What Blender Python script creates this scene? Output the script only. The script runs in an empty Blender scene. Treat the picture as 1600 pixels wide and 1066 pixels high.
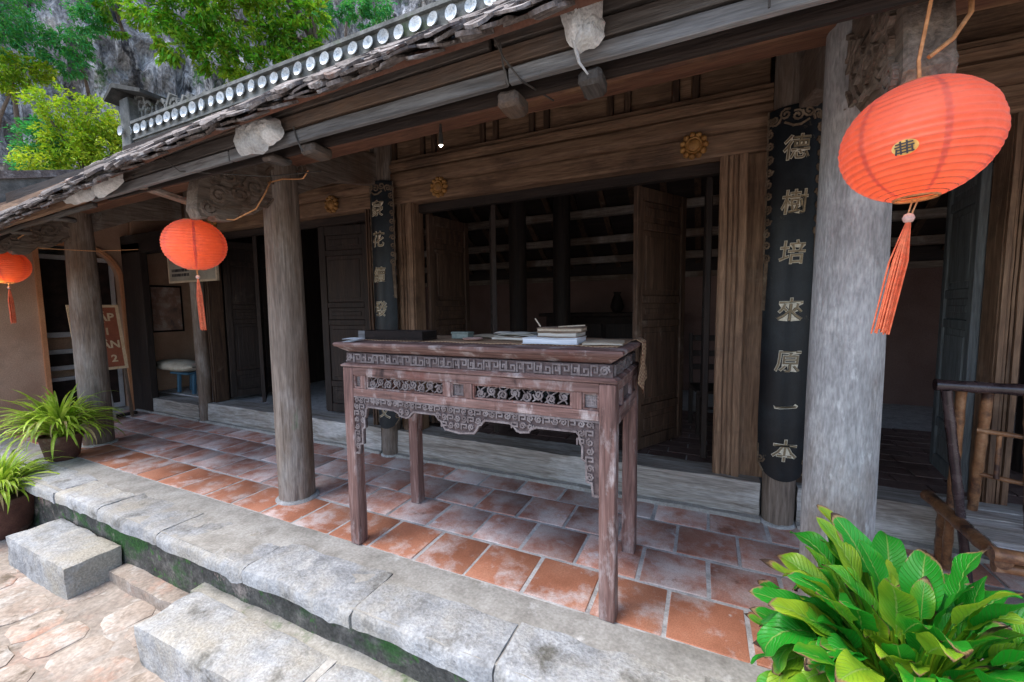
import bpy, bmesh, math, random
from mathutils import Vector, Matrix, noise
random.seed(7)
R = math.radians
scene = bpy.context.scene
COL = scene.collection

# ------------------------------------------------------------------ camera, sky, sun, exposure
cd = bpy.data.cameras.new('camera'); cam = bpy.data.objects.new('camera', cd); COL.objects.link(cam)
cd.sensor_width = 36.0; cd.lens = 648.1 / 1600 * 36; cd.clip_start = 0.05; cd.clip_end = 500
yaw, pit, rol = R(25.18), R(4.667), R(-0.743)
f_ = Vector((-math.sin(yaw) * math.cos(pit), math.cos(yaw) * math.cos(pit), -math.sin(pit)))
r_ = Vector((math.cos(yaw), math.sin(yaw), 0)); u_ = r_.cross(f_)
rr = math.cos(rol) * r_ + math.sin(rol) * u_; uu = -math.sin(rol) * r_ + math.cos(rol) * u_
m = Matrix((rr, uu, -f_)).transposed().to_4x4(); m.translation = (0, 0, 1.5)
cam.matrix_world = m
scene.camera = cam

SUN_EL, SUN_AZ = R(66), R(232)          # azimuth clockwise from +Y: light comes from the front left of the house
w = bpy.data.worlds.new('World'); scene.world = w; w.use_nodes = True
nt = w.node_tree; nt.nodes.clear()
sky = nt.nodes.new('ShaderNodeTexSky'); sky.sky_type = 'NISHITA'; sky.sun_disc = False
sky.sun_elevation = SUN_EL; sky.sun_rotation = SUN_AZ; sky.air_density = 1.0; sky.dust_density = 2.2; sky.ozone_density = 1.0
bg = nt.nodes.new('ShaderNodeBackground'); bg.inputs[1].default_value = 0.15
wo = nt.nodes.new('ShaderNodeOutputWorld')
nt.links.new(sky.outputs[0], bg.inputs[0]); nt.links.new(bg.outputs[0], wo.inputs[0])
sl = bpy.data.lights.new('sun', 'SUN'); sl.energy = 1.5; sl.angle = R(35); sl.color = (1.0, 0.96, 0.9)
so = bpy.data.objects.new('sun', sl); COL.objects.link(so)
sd = Vector((math.sin(SUN_AZ) * math.cos(SUN_EL), math.cos(SUN_AZ) * math.cos(SUN_EL), math.sin(SUN_EL)))
so.rotation_euler = (-sd).to_track_quat('-Z', 'Y').to_euler()
scene.view_settings.view_transform = 'Standard'; scene.view_settings.look = 'None'
scene.view_settings.gamma = 1.0; scene.view_settings.use_curve_mapping = False
scene.view_settings.exposure = 1.55
try:
    scene.cycles.use_denoising = True; scene.cycles.max_bounces = 10; scene.cycles.diffuse_bounces = 6
    scene.cycles.transparent_max_bounces = 8; scene.cycles.sample_clamp_indirect = 6
except Exception: pass

# ------------------------------------------------------------------ mesh builder
W = {}                                                   # world origin of every object that can be a parent
class MB:
    def __init__(s): s.v = []; s.f = []; s.uv = None
    def add(s, vs, fs):
        b = len(s.v); s.v += [tuple(v) for v in vs]; s.f += [tuple(i + b for i in f) for f in fs]; return s
    def box(s, x0, x1, y0, y1, z0, z1, n=(1, 1, 1)):
        d = {}; vs = []; fs = []
        nx, ny, nz = n
        def vid(i, j, k):
            if (i, j, k) not in d:
                d[(i, j, k)] = len(vs); vs.append((x0 + (x1 - x0) * i / nx, y0 + (y1 - y0) * j / ny, z0 + (z1 - z0) * k / nz))
            return d[(i, j, k)]
        for i in range(nx):
            for j in range(ny):
                fs.append([vid(i, j, 0), vid(i, j + 1, 0), vid(i + 1, j + 1, 0), vid(i + 1, j, 0)])
                fs.append([vid(i, j, nz), vid(i + 1, j, nz), vid(i + 1, j + 1, nz), vid(i, j + 1, nz)])
        for i in range(nx):
            for k in range(nz):
                fs.append([vid(i, 0, k), vid(i + 1, 0, k), vid(i + 1, 0, k + 1), vid(i, 0, k + 1)])
                fs.append([vid(i, ny, k), vid(i, ny, k + 1), vid(i + 1, ny, k + 1), vid(i + 1, ny, k)])
        for j in range(ny):
            for k in range(nz):
                fs.append([vid(0, j, k), vid(0, j, k + 1), vid(0, j + 1, k + 1), vid(0, j + 1, k)])
                fs.append([vid(nx, j, k), vid(nx, j + 1, k), vid(nx, j + 1, k + 1), vid(nx, j, k + 1)])
        return s.add(vs, fs)
    def bar(s, a, b, w_, h, up=(0, 0, 1)):               # rectangular bar from a to b
        a = Vector(a); b = Vector(b); d = (b - a).normalized(); up = Vector(up)
        if abs(d.dot(up)) > .99: up = Vector((0, 1, 0))
        sx = d.cross(up).normalized() * w_ / 2; sz = sx.cross(d).normalized() * h / 2
        vs = [p + q for p in (a, b) for q in (-sx - sz, sx - sz, sx + sz, -sx + sz)]
        return s.add(vs, [(0, 1, 2, 3), (7, 6, 5, 4), (0, 4, 5, 1), (1, 5, 6, 2), (2, 6, 7, 3), (3, 7, 4, 0)])
    def tube(s, pts, rad, seg=8, cap=True):
        pts = [Vector(p) for p in pts]; n = len(pts)
        if not hasattr(rad, '__len__'): rad = [rad] * n
        vs = []; fs = []; prev = None
        for i, p in enumerate(pts):
            d = (pts[min(i + 1, n - 1)] - pts[max(i - 1, 0)]).normalized()
            if prev is None:
                a = Vector((0, 0, 1)) if abs(d.z) < .9 else Vector((1, 0, 0))
                e = d.cross(a).normalized()
            else: e = (prev - d * prev.dot(d)).normalized()
            prev = e; g = d.cross(e)
            for k in range(seg):
                t = 2 * math.pi * k / seg
                vs.append(p + (e * math.cos(t) + g * math.sin(t)) * rad[i])
        for i in range(n - 1):
            for k in range(seg):
                a = i * seg + k; b = i * seg + (k + 1) % seg
                fs.append((a, b, b + seg, a + seg))
        if cap: fs.append(tuple(range(seg))[::-1]); fs.append(tuple(range((n - 1) * seg, n * seg)))
        return s.add(vs, fs)
    def lathe(s, prof, c=(0, 0, 0), seg=24):             # prof: (r, z)
        vs = []; fs = []; n = len(prof)
        for r, z in prof:
            for k in range(seg):
                t = 2 * math.pi * k / seg; vs.append((c[0] + r * math.cos(t), c[1] + r * math.sin(t), c[2] + z))
        for i in range(n - 1):
            for k in range(seg):
                a = i * seg + k; b = i * seg + (k + 1) % seg; fs.append((a, b, b + seg, a + seg))
        if prof[0][0] > 0: fs.append(tuple(range(seg))[::-1])
        if prof[-1][0] > 0: fs.append(tuple(range((n - 1) * seg, n * seg)))
        return s.add(vs, fs)
    def prism(s, poly, fn, d0, d1):                      # poly in (u, v); fn(u, v, d) -> xyz
        n = len(poly)
        vs = [fn(u, v, d0) for u, v in poly] + [fn(u, v, d1) for u, v in poly]
        fs = [tuple(range(n))[::-1], tuple(range(n, 2 * n))] + [(i, (i + 1) % n, (i + 1) % n + n, i + n) for i in range(n)]
        return s.add(vs, fs)
    def strip(s, pts, wd, fn, d0, d1):                   # carved line in (u, v), raised from d0 to d1
        for i in range(len(pts) - 1):
            (u0, v0), (u1, v1) = pts[i], pts[i + 1]
            L = math.hypot(u1 - u0, v1 - v0)
            if L < 1e-6: continue
            du, dv = (u1 - u0) / L, (v1 - v0) / L; e = wd * .48
            nu, nv = -dv * wd / 2, du * wd / 2
            q = [(u0 - du * e + nu, v0 - dv * e + nv), (u0 - du * e - nu, v0 - dv * e - nv), (u1 + du * e - nu, v1 + dv * e - nv), (u1 + du * e + nu, v1 + dv * e + nv)]
            dd = (d1 - d0) * .04 * ((i * 7) % 5)
            s.prism(q, fn, d0, d1 - dd)
        return s
    def rough(s, amp, sc, off=0):
        o = Vector((off * 3.7, off * 1.3, off * 2.9)); nv = []
        for p in s.v:
            q = Vector(p); d = noise.noise_vector(q * sc + o) * amp + noise.noise_vector(q * sc * 3.1 + o) * amp * .4
            nv.append(tuple(q + d))
        s.v = nv; return s
    def mesh(s, name, smooth=None):
        me = bpy.data.meshes.new(name); me.from_pydata(s.v, [], s.f); me.update()
        if smooth is not None:
            me.polygons.foreach_set('use_smooth', [True] * len(me.polygons))
            me.set_sharp_from_angle(angle=R(smooth))
        return me
    def build(s, name, mat, parent=None, smooth=None, bevel=0, seg=1, kind=None, fix=False):
        me = s.mesh(name, smooth)
        if fix or bevel:
            bm = bmesh.new(); bm.from_mesh(me); bmesh.ops.recalc_face_normals(bm, faces=bm.faces); bm.to_mesh(me); bm.free()
        return put(name, me, mat, parent, bevel=bevel, seg=seg, kind=kind)
def put(name, me, mat, parent=None, loc=(0, 0, 0), rot=None, bevel=0, seg=1, kind=None, scale=None):
    o = bpy.data.objects.new(name, me); COL.objects.link(o)
    if mat is not None and (not me.materials): me.materials.append(mat)
    place(o, parent, loc, rot)
    if scale: o.scale = scale
    if bevel:
        b = o.modifiers.new('bevel', 'BEVEL'); b.width = bevel; b.segments = seg; b.limit_method = 'ANGLE'; b.angle_limit = R(40)
    if kind: o['kind'] = kind
    return o
def place(o, parent, loc=(0, 0, 0), rot=None):
    loc = Vector(loc); W[o.name] = loc
    if parent: o.parent = parent; o.location = loc - W[parent.name]
    else: o.location = loc
    if rot is not None: o.rotation_euler = rot
def thing(name, label, cat, loc=(0, 0, 0), group=None):
    o = bpy.data.objects.new(name, None); COL.objects.link(o); o.location = loc; o.empty_display_size = .1
    W[o.name] = Vector(loc); return tag(o, label, cat, group)
def tag(o, label, cat, group=None):
    o['label'] = label; o['category'] = cat
    if group: o['group'] = group
    return o
def struct(o): o['kind'] = 'structure'; return o
def XZ(y0, sgn=-1): return lambda u, v, d: (u, y0 + sgn * d, v)      # carved on a face that looks to -Y
def YZ(x0, sgn=1): return lambda u, v, d: (x0 + sgn * d, u, v)
def spiral(cx, cy, r, turns=1.4, a0=0, dirn=1, n=14):
    return [(cx + r * (1 - .78 * i / n) * math.cos(a0 + dirn * turns * 2 * math.pi * i / n), cy + r * (1 - .78 * i / n) * math.sin(a0 + dirn * turns * 2 * math.pi * i / n)) for i in range(n + 1)]

# ------------------------------------------------------------------ materials
def mat(name, cols, scale=4, stretch=(1, 1, 1), detail=6, rough=(.6, .9), bump=.3, bdist=.01, patches=(), vary=.12, fine=90, fine_amt=.18,
        metal=0, spec=.4, uv=False, translucent=0, hue=0, dist=.0):
    m = bpy.data.materials.new(name); m.use_nodes = True; t = m.node_tree; N = t.nodes; L = t.links; N.clear()
    out = N.new('ShaderNodeOutputMaterial'); bs = N.new('ShaderNodeBsdfPrincipled'); L.new(bs.outputs[0], out.inputs[0])
    tc = N.new('ShaderNodeTexCoord'); oi = N.new('ShaderNodeObjectInfo')
    mu = N.new('ShaderNodeVectorMath'); mu.operation = 'MULTIPLY_ADD'
    cmb = N.new('ShaderNodeCombineXYZ')
    for i in range(3): L.new(oi.outputs['Random'], cmb.inputs[i])
    L.new(cmb.outputs[0], mu.inputs[0]); mu.inputs[1].default_value = (31, 17, 23); L.new(tc.outputs['Object'], mu.inputs[2])
    mp = N.new('ShaderNodeMapping'); L.new(mu.outputs[0], mp.inputs[0]); mp.inputs['Scale'].default_value = stretch
    n1 = N.new('ShaderNodeTexNoise'); n1.inputs['Scale'].default_value = scale; n1.inputs['Detail'].default_value = detail; n1.inputs['Roughness'].default_value = .62
    n1.inputs['Distortion'].default_value = dist
    L.new(mp.outputs[0], n1.inputs['Vector'])
    cr = N.new('ShaderNodeValToRGB'); L.new(n1.outputs['Fac'], cr.inputs[0])
    els = cr.color_ramp.elements
    k = len(cols)
    for i, c in enumerate(cols):
        pos = .3 + .4 * i / max(1, k - 1)
        e = els[i] if i < 2 else els.new(pos)
        e.position = pos; e.color = (*c, 1)
    col = cr.outputs[0]
    nf = N.new('ShaderNodeTexNoise'); nf.inputs['Scale'].default_value = fine; nf.inputs['Detail'].default_value = 3
    mpf = N.new('ShaderNodeMapping'); L.new(mu.outputs[0], mpf.inputs[0])
    mpf.inputs['Scale'].default_value = tuple(max(.08, min(1, x / max(stretch))) for x in stretch); L.new(mpf.outputs[0], nf.inputs['Vector'])
    for pc, psc, lo, hi, pst in patches:
        pm = N.new('ShaderNodeMapping'); L.new(mu.outputs[0], pm.inputs[0]); pm.inputs['Scale'].default_value = pst; pm.inputs['Location'].default_value = (psc * 1.7, lo * 9, hi * 5)
        pn = N.new('ShaderNodeTexNoise'); pn.inputs['Scale'].default_value = psc; pn.inputs['Detail'].default_value = 8; pn.inputs['Roughness'].default_value = .68
        L.new(pm.outputs[0], pn.inputs['Vector'])
        mr = N.new('ShaderNodeMapRange'); mr.inputs[1].default_value = lo; mr.inputs[2].default_value = hi; L.new(pn.outputs['Fac'], mr.inputs[0])
        mx = N.new('ShaderNodeMix'); mx.data_type = 'RGBA'; L.new(mr.outputs[0], mx.inputs[0]); L.new(col, mx.inputs[6]); mx.inputs[7].default_value = (*pc, 1)
        col = mx.outputs[2]
    # fine speckle and per-object value
    mm = N.new('ShaderNodeMapRange'); mm.inputs[1].default_value = .3; mm.inputs[2].default_value = .7
    mm.inputs[3].default_value = 1 - fine_amt; mm.inputs[4].default_value = 1 + fine_amt; L.new(nf.outputs['Fac'], mm.inputs[0])
    mo = N.new('ShaderNodeMapRange'); mo.inputs[3].default_value = 1 - vary; mo.inputs[4].default_value = 1 + vary; L.new(oi.outputs['Random'], mo.inputs[0])
    pr = N.new('ShaderNodeMath'); pr.operation = 'MULTIPLY'; L.new(mm.outputs[0], pr.inputs[0]); L.new(mo.outputs[0], pr.inputs[1])
    hs = N.new('ShaderNodeHueSaturation'); L.new(col, hs.inputs['Color']); L.new(pr.outputs[0], hs.inputs['Value'])
    if hue:
        ge = N.new('ShaderNodeNewGeometry')
        hr = N.new('ShaderNodeMapRange'); hr.inputs[3].default_value = .5 - hue; hr.inputs[4].default_value = .5 + hue * .6; L.new(ge.outputs['Random Per Island'], hr.inputs[0]); L.new(hr.outputs[0], hs.inputs['Hue'])
        vr = N.new('ShaderNodeMapRange'); vr.inputs[3].default_value = .6; vr.inputs[4].default_value = 1.3
        sc = N.new('ShaderNodeMath'); sc.operation = 'FRACT'; s2 = N.new('ShaderNodeMath'); s2.operation = 'MULTIPLY'; s2.inputs[1].default_value = 7.31
        L.new(ge.outputs['Random Per Island'], s2.inputs[0]); L.new(s2.outputs[0], sc.inputs[0]); L.new(sc.outputs[0], vr.inputs[0]); L.new(vr.outputs[0], hs.inputs['Value'])
    L.new(hs.outputs[0], bs.inputs['Base Color'])
    ro = N.new('ShaderNodeMapRange'); ro.inputs[3].default_value = rough[0]; ro.inputs[4].default_value = rough[1]; L.new(n1.outputs['Fac'], ro.inputs[0]); L.new(ro.outputs[0], bs.inputs['Roughness'])
    bs.inputs['Metallic'].default_value = metal; bs.inputs['Specular IOR Level'].default_value = spec
    if bump:
        ad = N.new('ShaderNodeMath'); ad.operation = 'MULTIPLY_ADD'; L.new(nf.outputs['Fac'], ad.inputs[0]); ad.inputs[1].default_value = .35; L.new(n1.outputs['Fac'], ad.inputs[2])
        bp = N.new('ShaderNodeBump'); bp.inputs['Strength'].default_value = bump; bp.inputs['Distance'].default_value = bdist; L.new(ad.outputs[0], bp.inputs['Height']); L.new(bp.outputs[0], bs.inputs['Normal'])
    if translucent:
        tr = N.new('ShaderNodeBsdfTranslucent'); L.new(hs.outputs[0], tr.inputs[0]); ms = N.new('ShaderNodeMixShader'); ms.inputs[0].default_value = translucent
        L.new(bs.outputs[0], ms.inputs[1]); L.new(tr.outputs[0], ms.inputs[2]); L.new(ms.outputs[0], out.inputs[0])
    return m
AX = {'x': (.07, 1, 1), 'y': (1, .07, 1), 'z': (1, 1, .07)}
_wc = {}
WOODS = {
    'brown': dict(cols=[(.028, .014, .008), (.072, .04, .024), (.115, .068, .042)], patches=[((.22, .17, .13), 2.5, .6, .78, (1, 1, 1))]),
    'dark': dict(cols=[(.010, .006, .005), (.022, .014, .011), (.04, .027, .021)], patches=[((.08, .062, .052), 2, .62, .82, (1, 1, 1))]),
    'grey': dict(cols=[(.25, .245, .245), (.36, .355, .355), (.43, .425, .425)], patches=[((.50, .495, .49), 6, .52, .66, (1, 1, .6)), ((.19, .15, .12), 2.0, .56, .72, (1, 1, .4)), ((.50, .50, .50), 18, .60, .68, (1, 1, .35)), ((.06, .05, .042), 14, .685, .72, (1, 1, .10))]),
    'column': dict(cols=[(.09, .066, .05), (.19, .148, .117), (.27, .22, .18)], patches=[((.36, .33, .30), 2.2, .52, .74, (1, 1, .4)), ((.105, .056, .03), 1.3, .48, .68, (1, 1, .3)), ((.13, .17, .10), 3, .66, .74, (1, 1, .4))]),
    'sill': dict(cols=[(.15, .12, .095), (.30, .27, .235), (.42, .395, .365)], patches=[((.60, .585, .56), 2.2, .5, .66, (.4, 1, 1)), ((.12, .08, .05), 5, .62, .72, (.2, 1, 1))]),
    'fascia': dict(cols=[(.028, .022, .019), (.065, .056, .05), (.11, .105, .10)], patches=[((.12, .075, .048), 1.4, .48, .66, (.6, 1, 1)), ((.05, .045, .04), 2.4, .56, .7, (.5, 1, 1))]),
    'redbrown': dict(cols=[(.07, .028, .016), (.15, .065, .038), (.20, .10, .06)], patches=[((.26, .15, .07), 2, .56, .72, (.4, 1, 1)), ((.06, .035, .025), 2.2, .54, .7, (.6, 1, 1))]),
    'fascia_pale': dict(cols=[(.075, .07, .068), (.135, .135, .138), (.20, .205, .21)], patches=[((.12, .09, .07), 1.4, .56, .72, (.6, 1, 1))]),
    'lintel': dict(cols=[(.08, .042, .023), (.19, .112, .066), (.26, .165, .103)], patches=[((.26, .19, .135), 2, .58, .78, (.4, 1, 1)), ((.065, .038, .025), 2.2, .54, .72, (.6, 1, 1))]),
    'table': dict(cols=[(.065, .033, .028), (.18, .098, .083), (.27, .175, .155)], patches=[((.40, .345, .335), 9, .53, .68, (1, 1, .4)), ((.17, .065, .05), 3, .56, .70, (1, 1, .5)), ((.04, .02, .018), 6, .60, .70, (1, 1, .35))]),
    'bluegrey': dict(cols=[(.09, .10, .105), (.16, .18, .185), (.22, .245, .25)], patches=[((.12, .10, .09), 2, .55, .75, (1, 1, .4))]),
}
def wood(kind, axis):
    k = (kind, axis)
    if k not in _wc:
        d = WOODS[kind]
        _wc[k] = mat('wood_%s_%s' % k, d['cols'], scale=26 if kind != 'grey' else 13, stretch=AX[axis] if kind != 'grey' else tuple(x if x == 1 else .22 for x in AX[axis]), rough=(.55, .9), bump=.6, bdist=.012, patches=list(d['patches']) + [(tuple(c * .25 for c in d['cols'][0]), 11, .665, .70, tuple(x if x == 1 else .045 for x in AX[axis])), (tuple(c * .35 for c in d['cols'][0]), 7, .69, .73, tuple(x if x == 1 else .5 for x in AX[axis]))], fine=120, fine_amt=.25, dist=.8)
    return _wc[k]
M_tile = mat('terracotta_dusty', [(.30, .12, .083), (.42, .19, .135), (.48, .26, .195)], scale=5, rough=(.5, .85), bump=.25, bdist=.006, vary=.22, fine=160,
             patches=[((.58, .49, .46), 3.2, .42, .62, (1, 1, 1)), ((.19, .085, .06), 3.5, .62, .72, (1, 1, 1)), ((.58, .55, .55), 7, .58, .72, (1, 1, 1))])
M_tile_front = mat('terracotta_washed', [(.34, .13, .072), (.45, .185, .108), (.50, .24, .15)], scale=4, rough=(.4, .75), bump=.25, bdist=.006, vary=.14, fine=160,
             patches=[((.60, .48, .44), 4.2, .50, .64, (1, 1, 1)), ((.30, .12, .075), 5, .6, .72, (1, 1, 1)), ((.62, .6, .58), 9, .66, .74, (1, 1, 1))])
M_grout = mat('grout', [(.30, .29, .28), (.46, .45, .44), (.55, .545, .53)], scale=14, rough=(.8, .95), bump=.5)
M_cement = mat('weathered_cement', [(.24, .225, .20), (.35, .335, .305), (.44, .425, .395)], scale=6, rough=(.75, .95), bump=.5, bdist=.008, fine=70,
               patches=[((.24, .225, .19), 2.4, .55, .72, (1, 1, 1)), ((.62, .61, .59), 5, .6, .74, (1, 1, 1))])
M_mosscement = mat('mossy_cement', [(.20, .19, .16), (.31, .295, .26), (.40, .385, .35)], scale=6, rough=(.8, 1), bump=.7, bdist=.012, fine=70,
               patches=[((.06, .115, .03), 3.5, .50, .64, (1, 1, 1)), ((.12, .11, .085), 5, .56, .68, (1, 1, 1))])
M_stone = mat('grey_stone', [(.20, .207, .215), (.32, .332, .345), (.44, .452, .465)], scale=9, detail=12, rough=(.7, .95), bump=.9, bdist=.016, fine=70, fine_amt=.22,
              patches=[((.30, .295, .28), 2.6, .52, .7, (1, 1, 1)), ((.50, .51, .52), 6, .58, .74, (1, 1, 1)), ((.36, .335, .285), 1.3, .46, .62, (1, 1, 1)), ((.11, .105, .09), 4, .56, .70, (1, 1, 1)), ((.55, .545, .53), 3, .60, .72, (1, 1, 1)), ((.12, .12, .105), 1.7, .63, .78, (1, 1, 1))])
M_stone_side = M_stone
M_riser = mat('mossy_riser', [(.03, .03, .026), (.07, .068, .062), (.17, .16, .145)], scale=8, rough=(.8, 1), bump=.9, bdist=.02, fine=60, fine_amt=.35,
              patches=[((.026, .085, .02), 2.2, .49, .61, (1, 1, 1.6)), ((.05, .145, .03), 11, .57, .67, (1, 1, 1)), ((.30, .25, .22), 3.0, .60, .70, (1, 1, 1)), ((.50, .34, .30), .9, .63, .66, (1, 1, 1))])
M_ground = mat('courtyard_cement', [(.20, .165, .135), (.28, .24, .205), (.35, .315, .28)], scale=3, rough=(.8, 1), bump=.6, bdist=.015, fine=45, fine_amt=.2,
               patches=[((.34, .235, .185), 1.9, .54, .68, (1, 1, 1)), ((.46, .44, .41), 3.7, .54, .70, (1, 1, 1)), ((.15, .125, .10), 4.2, .58, .70, (1, 1, 1))])
M_paver = mat('worn_paver', [(.25, .195, .155), (.33, .275, .23), (.40, .35, .305)], scale=6, rough=(.8, 1), bump=.7, bdist=.012, vary=.12, fine=50, fine_amt=.22,
              patches=[((.40, .235, .17), 2.6, .55, .68, (1, 1, 1)), ((.48, .455, .42), 5, .55, .70, (1, 1, 1)), ((.14, .11, .08), 5, .57, .68, (1, 1, 1))])
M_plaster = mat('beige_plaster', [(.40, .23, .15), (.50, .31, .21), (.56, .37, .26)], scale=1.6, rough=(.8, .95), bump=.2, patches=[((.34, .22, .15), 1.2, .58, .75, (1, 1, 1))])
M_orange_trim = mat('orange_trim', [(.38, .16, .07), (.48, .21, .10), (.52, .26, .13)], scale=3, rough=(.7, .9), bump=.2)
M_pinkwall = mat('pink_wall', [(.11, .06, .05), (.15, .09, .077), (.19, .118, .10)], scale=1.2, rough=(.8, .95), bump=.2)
M_roof = mat('old_roof_tile', [(.07, .056, .05), (.16, .135, .125), (.28, .26, .25)], scale=9, rough=(.75, 1), bump=.9, bdist=.02, vary=.35, fine=60, fine_amt=.35,
             patches=[((.26, .12, .075), 3.5, .60, .70, (1, 1, 1)), ((.07, .065, .055), 4, .55, .7, (1, 1, 1)), ((.46, .45, .44), 13, .57, .68, (1, 1, 1))])
M_rooflow = mat('roof_underside', [(.07, .03, .02), (.13, .058, .038), (.18, .085, .058)], scale=5, rough=(.8, 1), bump=.4, patches=[((.08, .06, .05), 2, .5, .7, (1, 1, 1))])
M_ridge = mat('ridge_mortar', [(.055, .06, .055), (.12, .125, .118), (.22, .225, .215)], scale=6, rough=(.85, 1), bump=.8, patches=[((.32, .32, .31), 3, .62, .74, (1, 1, 1)), ((.07, .10, .045), 2.5, .58, .7, (1, 1, 1))])
M_capdark = mat('dark_cap', [(.02, .022, .022), (.045, .048, .046), (.09, .09, .085)], scale=6, rough=(.85, 1), bump=.8, patches=[((.10, .16, .03), 5, .60, .68, (1, 1, 1))])
M_plate = mat('white_ceramic', [(.55, .60, .61), (.64, .68, .69), (.70, .73, .73)], scale=14, rough=(.15, .35), bump=.1, vary=.22, patches=[((.30, .37, .43), 30, .52, .62, (1, 1, 1)), ((.36, .34, .28), 9, .56, .68, (1, 1, 1))], spec=.5)
M_mortar = mat('pale_mortar', [(.30, .29, .275), (.44, .435, .42), (.56, .555, .545)], scale=9, rough=(.8, 1), bump=.9, bdist=.02, patches=[((.28, .26, .22), 3, .6, .72, (1, 1, 1))])
M_cliff = mat('limestone', [(.055, .054, .055), (.33, .325, .32), (.72, .71, .69)], scale=1.8, stretch=(1, 1, .75), detail=14, rough=(.8, 1), bump=1.0, bdist=.25, fine=11, fine_amt=.5,
              patches=[((.78, .77, .75), 1.0, .56, .64, (1.3, 1.3, .5)), ((.045, .045, .048), 1.3, .55, .63, (1.3, 1.3, .45)), ((.05, .13, .03), .7, .60, .66, (1, 1, .7))])
M_gold = mat('gilt_carving', [(.17, .075, .02), (.31, .15, .04), (.42, .23, .07)], scale=18, rough=(.45, .75), bump=.3, patches=[((.14, .08, .04), 9, .55, .7, (1, 1, 1))])
M_giltline = mat('gilt_line', [(.52, .47, .36), (.64, .59, .47), (.70, .66, .55)], scale=20, rough=(.5, .8), bump=.2)
M_giltfill = mat('gilt_fill', [(.15, .115, .07), (.24, .185, .11), (.32, .26, .17)], scale=20, rough=(.5, .8), bump=.2)
M_lacquer = mat('black_lacquer', [(.004, .005, .007), (.008, .011, .014), (.02, .028, .034)], scale=3, rough=(.3, .6), bump=.25, patches=[((.035, .05, .058), 2.4, .6, .8, (1, 1, .3)), ((.10, .08, .06), 7, .66, .72, (1, 1, 1))], spec=.35)
M_border = mat('carved_border', [(.07, .045, .028), (.15, .105, .068), (.23, .175, .12)], scale=16, rough=(.6, .9), bump=.3)
M_carve = mat('table_carving', [(.09, .068, .066), (.18, .148, .146), (.27, .24, .238)], scale=16, rough=(.6, .85), bump=.4)
M_carvebed = mat('carving_bed', [(.05, .035, .035), (.10, .07, .068), (.15, .115, .11)], scale=16, rough=(.7, .9), bump=.3)
M_paperred = mat('lantern_paper', [(.66, .14, .08), (.72, .175, .10), (.76, .21, .125)], scale=9, rough=(.4, .55), bump=.6, bdist=.008, fine=38, fine_amt=.10, translucent=.46, spec=.5)
_n = M_paperred.node_tree.nodes['Translucent BSDF']; M_paperred.node_tree.links.remove(_n.inputs[0].links[0]); _n.inputs[0].default_value = (.86, .13, .022, 1)
M_paperred.node_tree.nodes['Principled BSDF'].inputs['Sheen Weight'].default_value = .35
M_tassel = mat('tassel_thread', [(.72, .13, .05), (.80, .19, .085), (.82, .25, .12)], scale=30, rough=(.6, .8), bump=0, translucent=.25)
M_cord = mat('orange_cord', [(.38, .16, .06), (.5, .24, .10), (.56, .3, .15)], scale=40, rough=(.7, .9), bump=.3)
M_wire = mat('dark_wire', [(.03, .03, .03), (.06, .055, .05), (.09, .08, .07)], scale=20, rough=(.5, .8), bump=0)
M_pink = mat('pink_bead', [(.6, .35, .3), (.66, .42, .36), (.7, .48, .42)], scale=20, rough=(.4, .6), bump=0)
M_leafA = mat('crown_leaf', [(.07, .26, .010), (.15, .40, .018), (.32, .52, .03)], scale=.8, rough=(.35, .6), bump=0, translucent=.42, hue=.05, spec=.5)
M_leafY = mat('yellow_leaf', [(.17, .38, .012), (.34, .54, .02), (.52, .64, .04)], scale=.8, rough=(.4, .6), bump=0, translucent=.45, hue=.045, spec=.5)
M_leafT = mat('cool_leaf', [(.03, .25, .05), (.06, .38, .085), (.12, .46, .10)], scale=.8, rough=(.4, .6), bump=0, translucent=.4, hue=.05, spec=.5)
M_bark = mat('bark', [(.07, .055, .045), (.14, .11, .09), (.2, .17, .145)], scale=12, stretch=(1, 1, .3), rough=(.8, 1), bump=.7)
M_spider = mat('spider_leaf', [(.20, .38, .02), (.36, .52, .045), (.56, .64, .15)], scale=9, rough=(.35, .6), bump=0, translucent=.35, vary=.35, spec=.5)
M_spider_dry = mat('dry_leaf', [(.30, .22, .10), (.42, .32, .16), (.5, .4, .22)], scale=9, rough=(.6, .8), bump=0, translucent=.3)
M_terra = mat('terracotta_pot', [(.06, .026, .019), (.10, .042, .03), (.14, .065, .046)], scale=7, rough=(.6, .9), bump=.4, patches=[((.2, .18, .15), 4, .58, .72, (1, 1, 1))])
M_soil = mat('soil', [(.03, .022, .015), (.06, .045, .03), (.09, .07, .05)], scale=20, rough=(.9, 1), bump=1)
M_bamboo = mat('bamboo', [(.13, .055, .026), (.25, .12, .055), (.34, .19, .10)], scale=16, rough=(.3, .5), bump=.2, patches=[((.045, .022, .018), 5, .50, .62, (1, 1, 1)), ((.5, .36, .25), 5, .62, .72, (1, 1, 1))])
M_bamboo_dark = mat('dark_bamboo', [(.022, .014, .016), (.045, .028, .03), (.08, .055, .055)], scale=10, rough=(.18, .35), bump=.1, patches=[((.30, .18, .1), 5, .62, .7, (1, 1, 1))], spec=.6)
M_page = mat('paper_page', [(.50, .46, .40), (.62, .58, .51), (.68, .65, .59)], scale=9, stretch=(.3, .3, 8), rough=(.8, .95), bump=.2)
M_white_page = mat('white_page', [(.62, .64, .68), (.70, .72, .75), (.74, .76, .78)], scale=9, stretch=(.3, .3, 8), rough=(.7, .9), bump=.1)
M_cover_brown = mat('brown_cover', [(.14, .09, .06), (.24, .165, .115), (.32, .24, .17)], scale=7, rough=(.6, .85), bump=.3)
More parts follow.
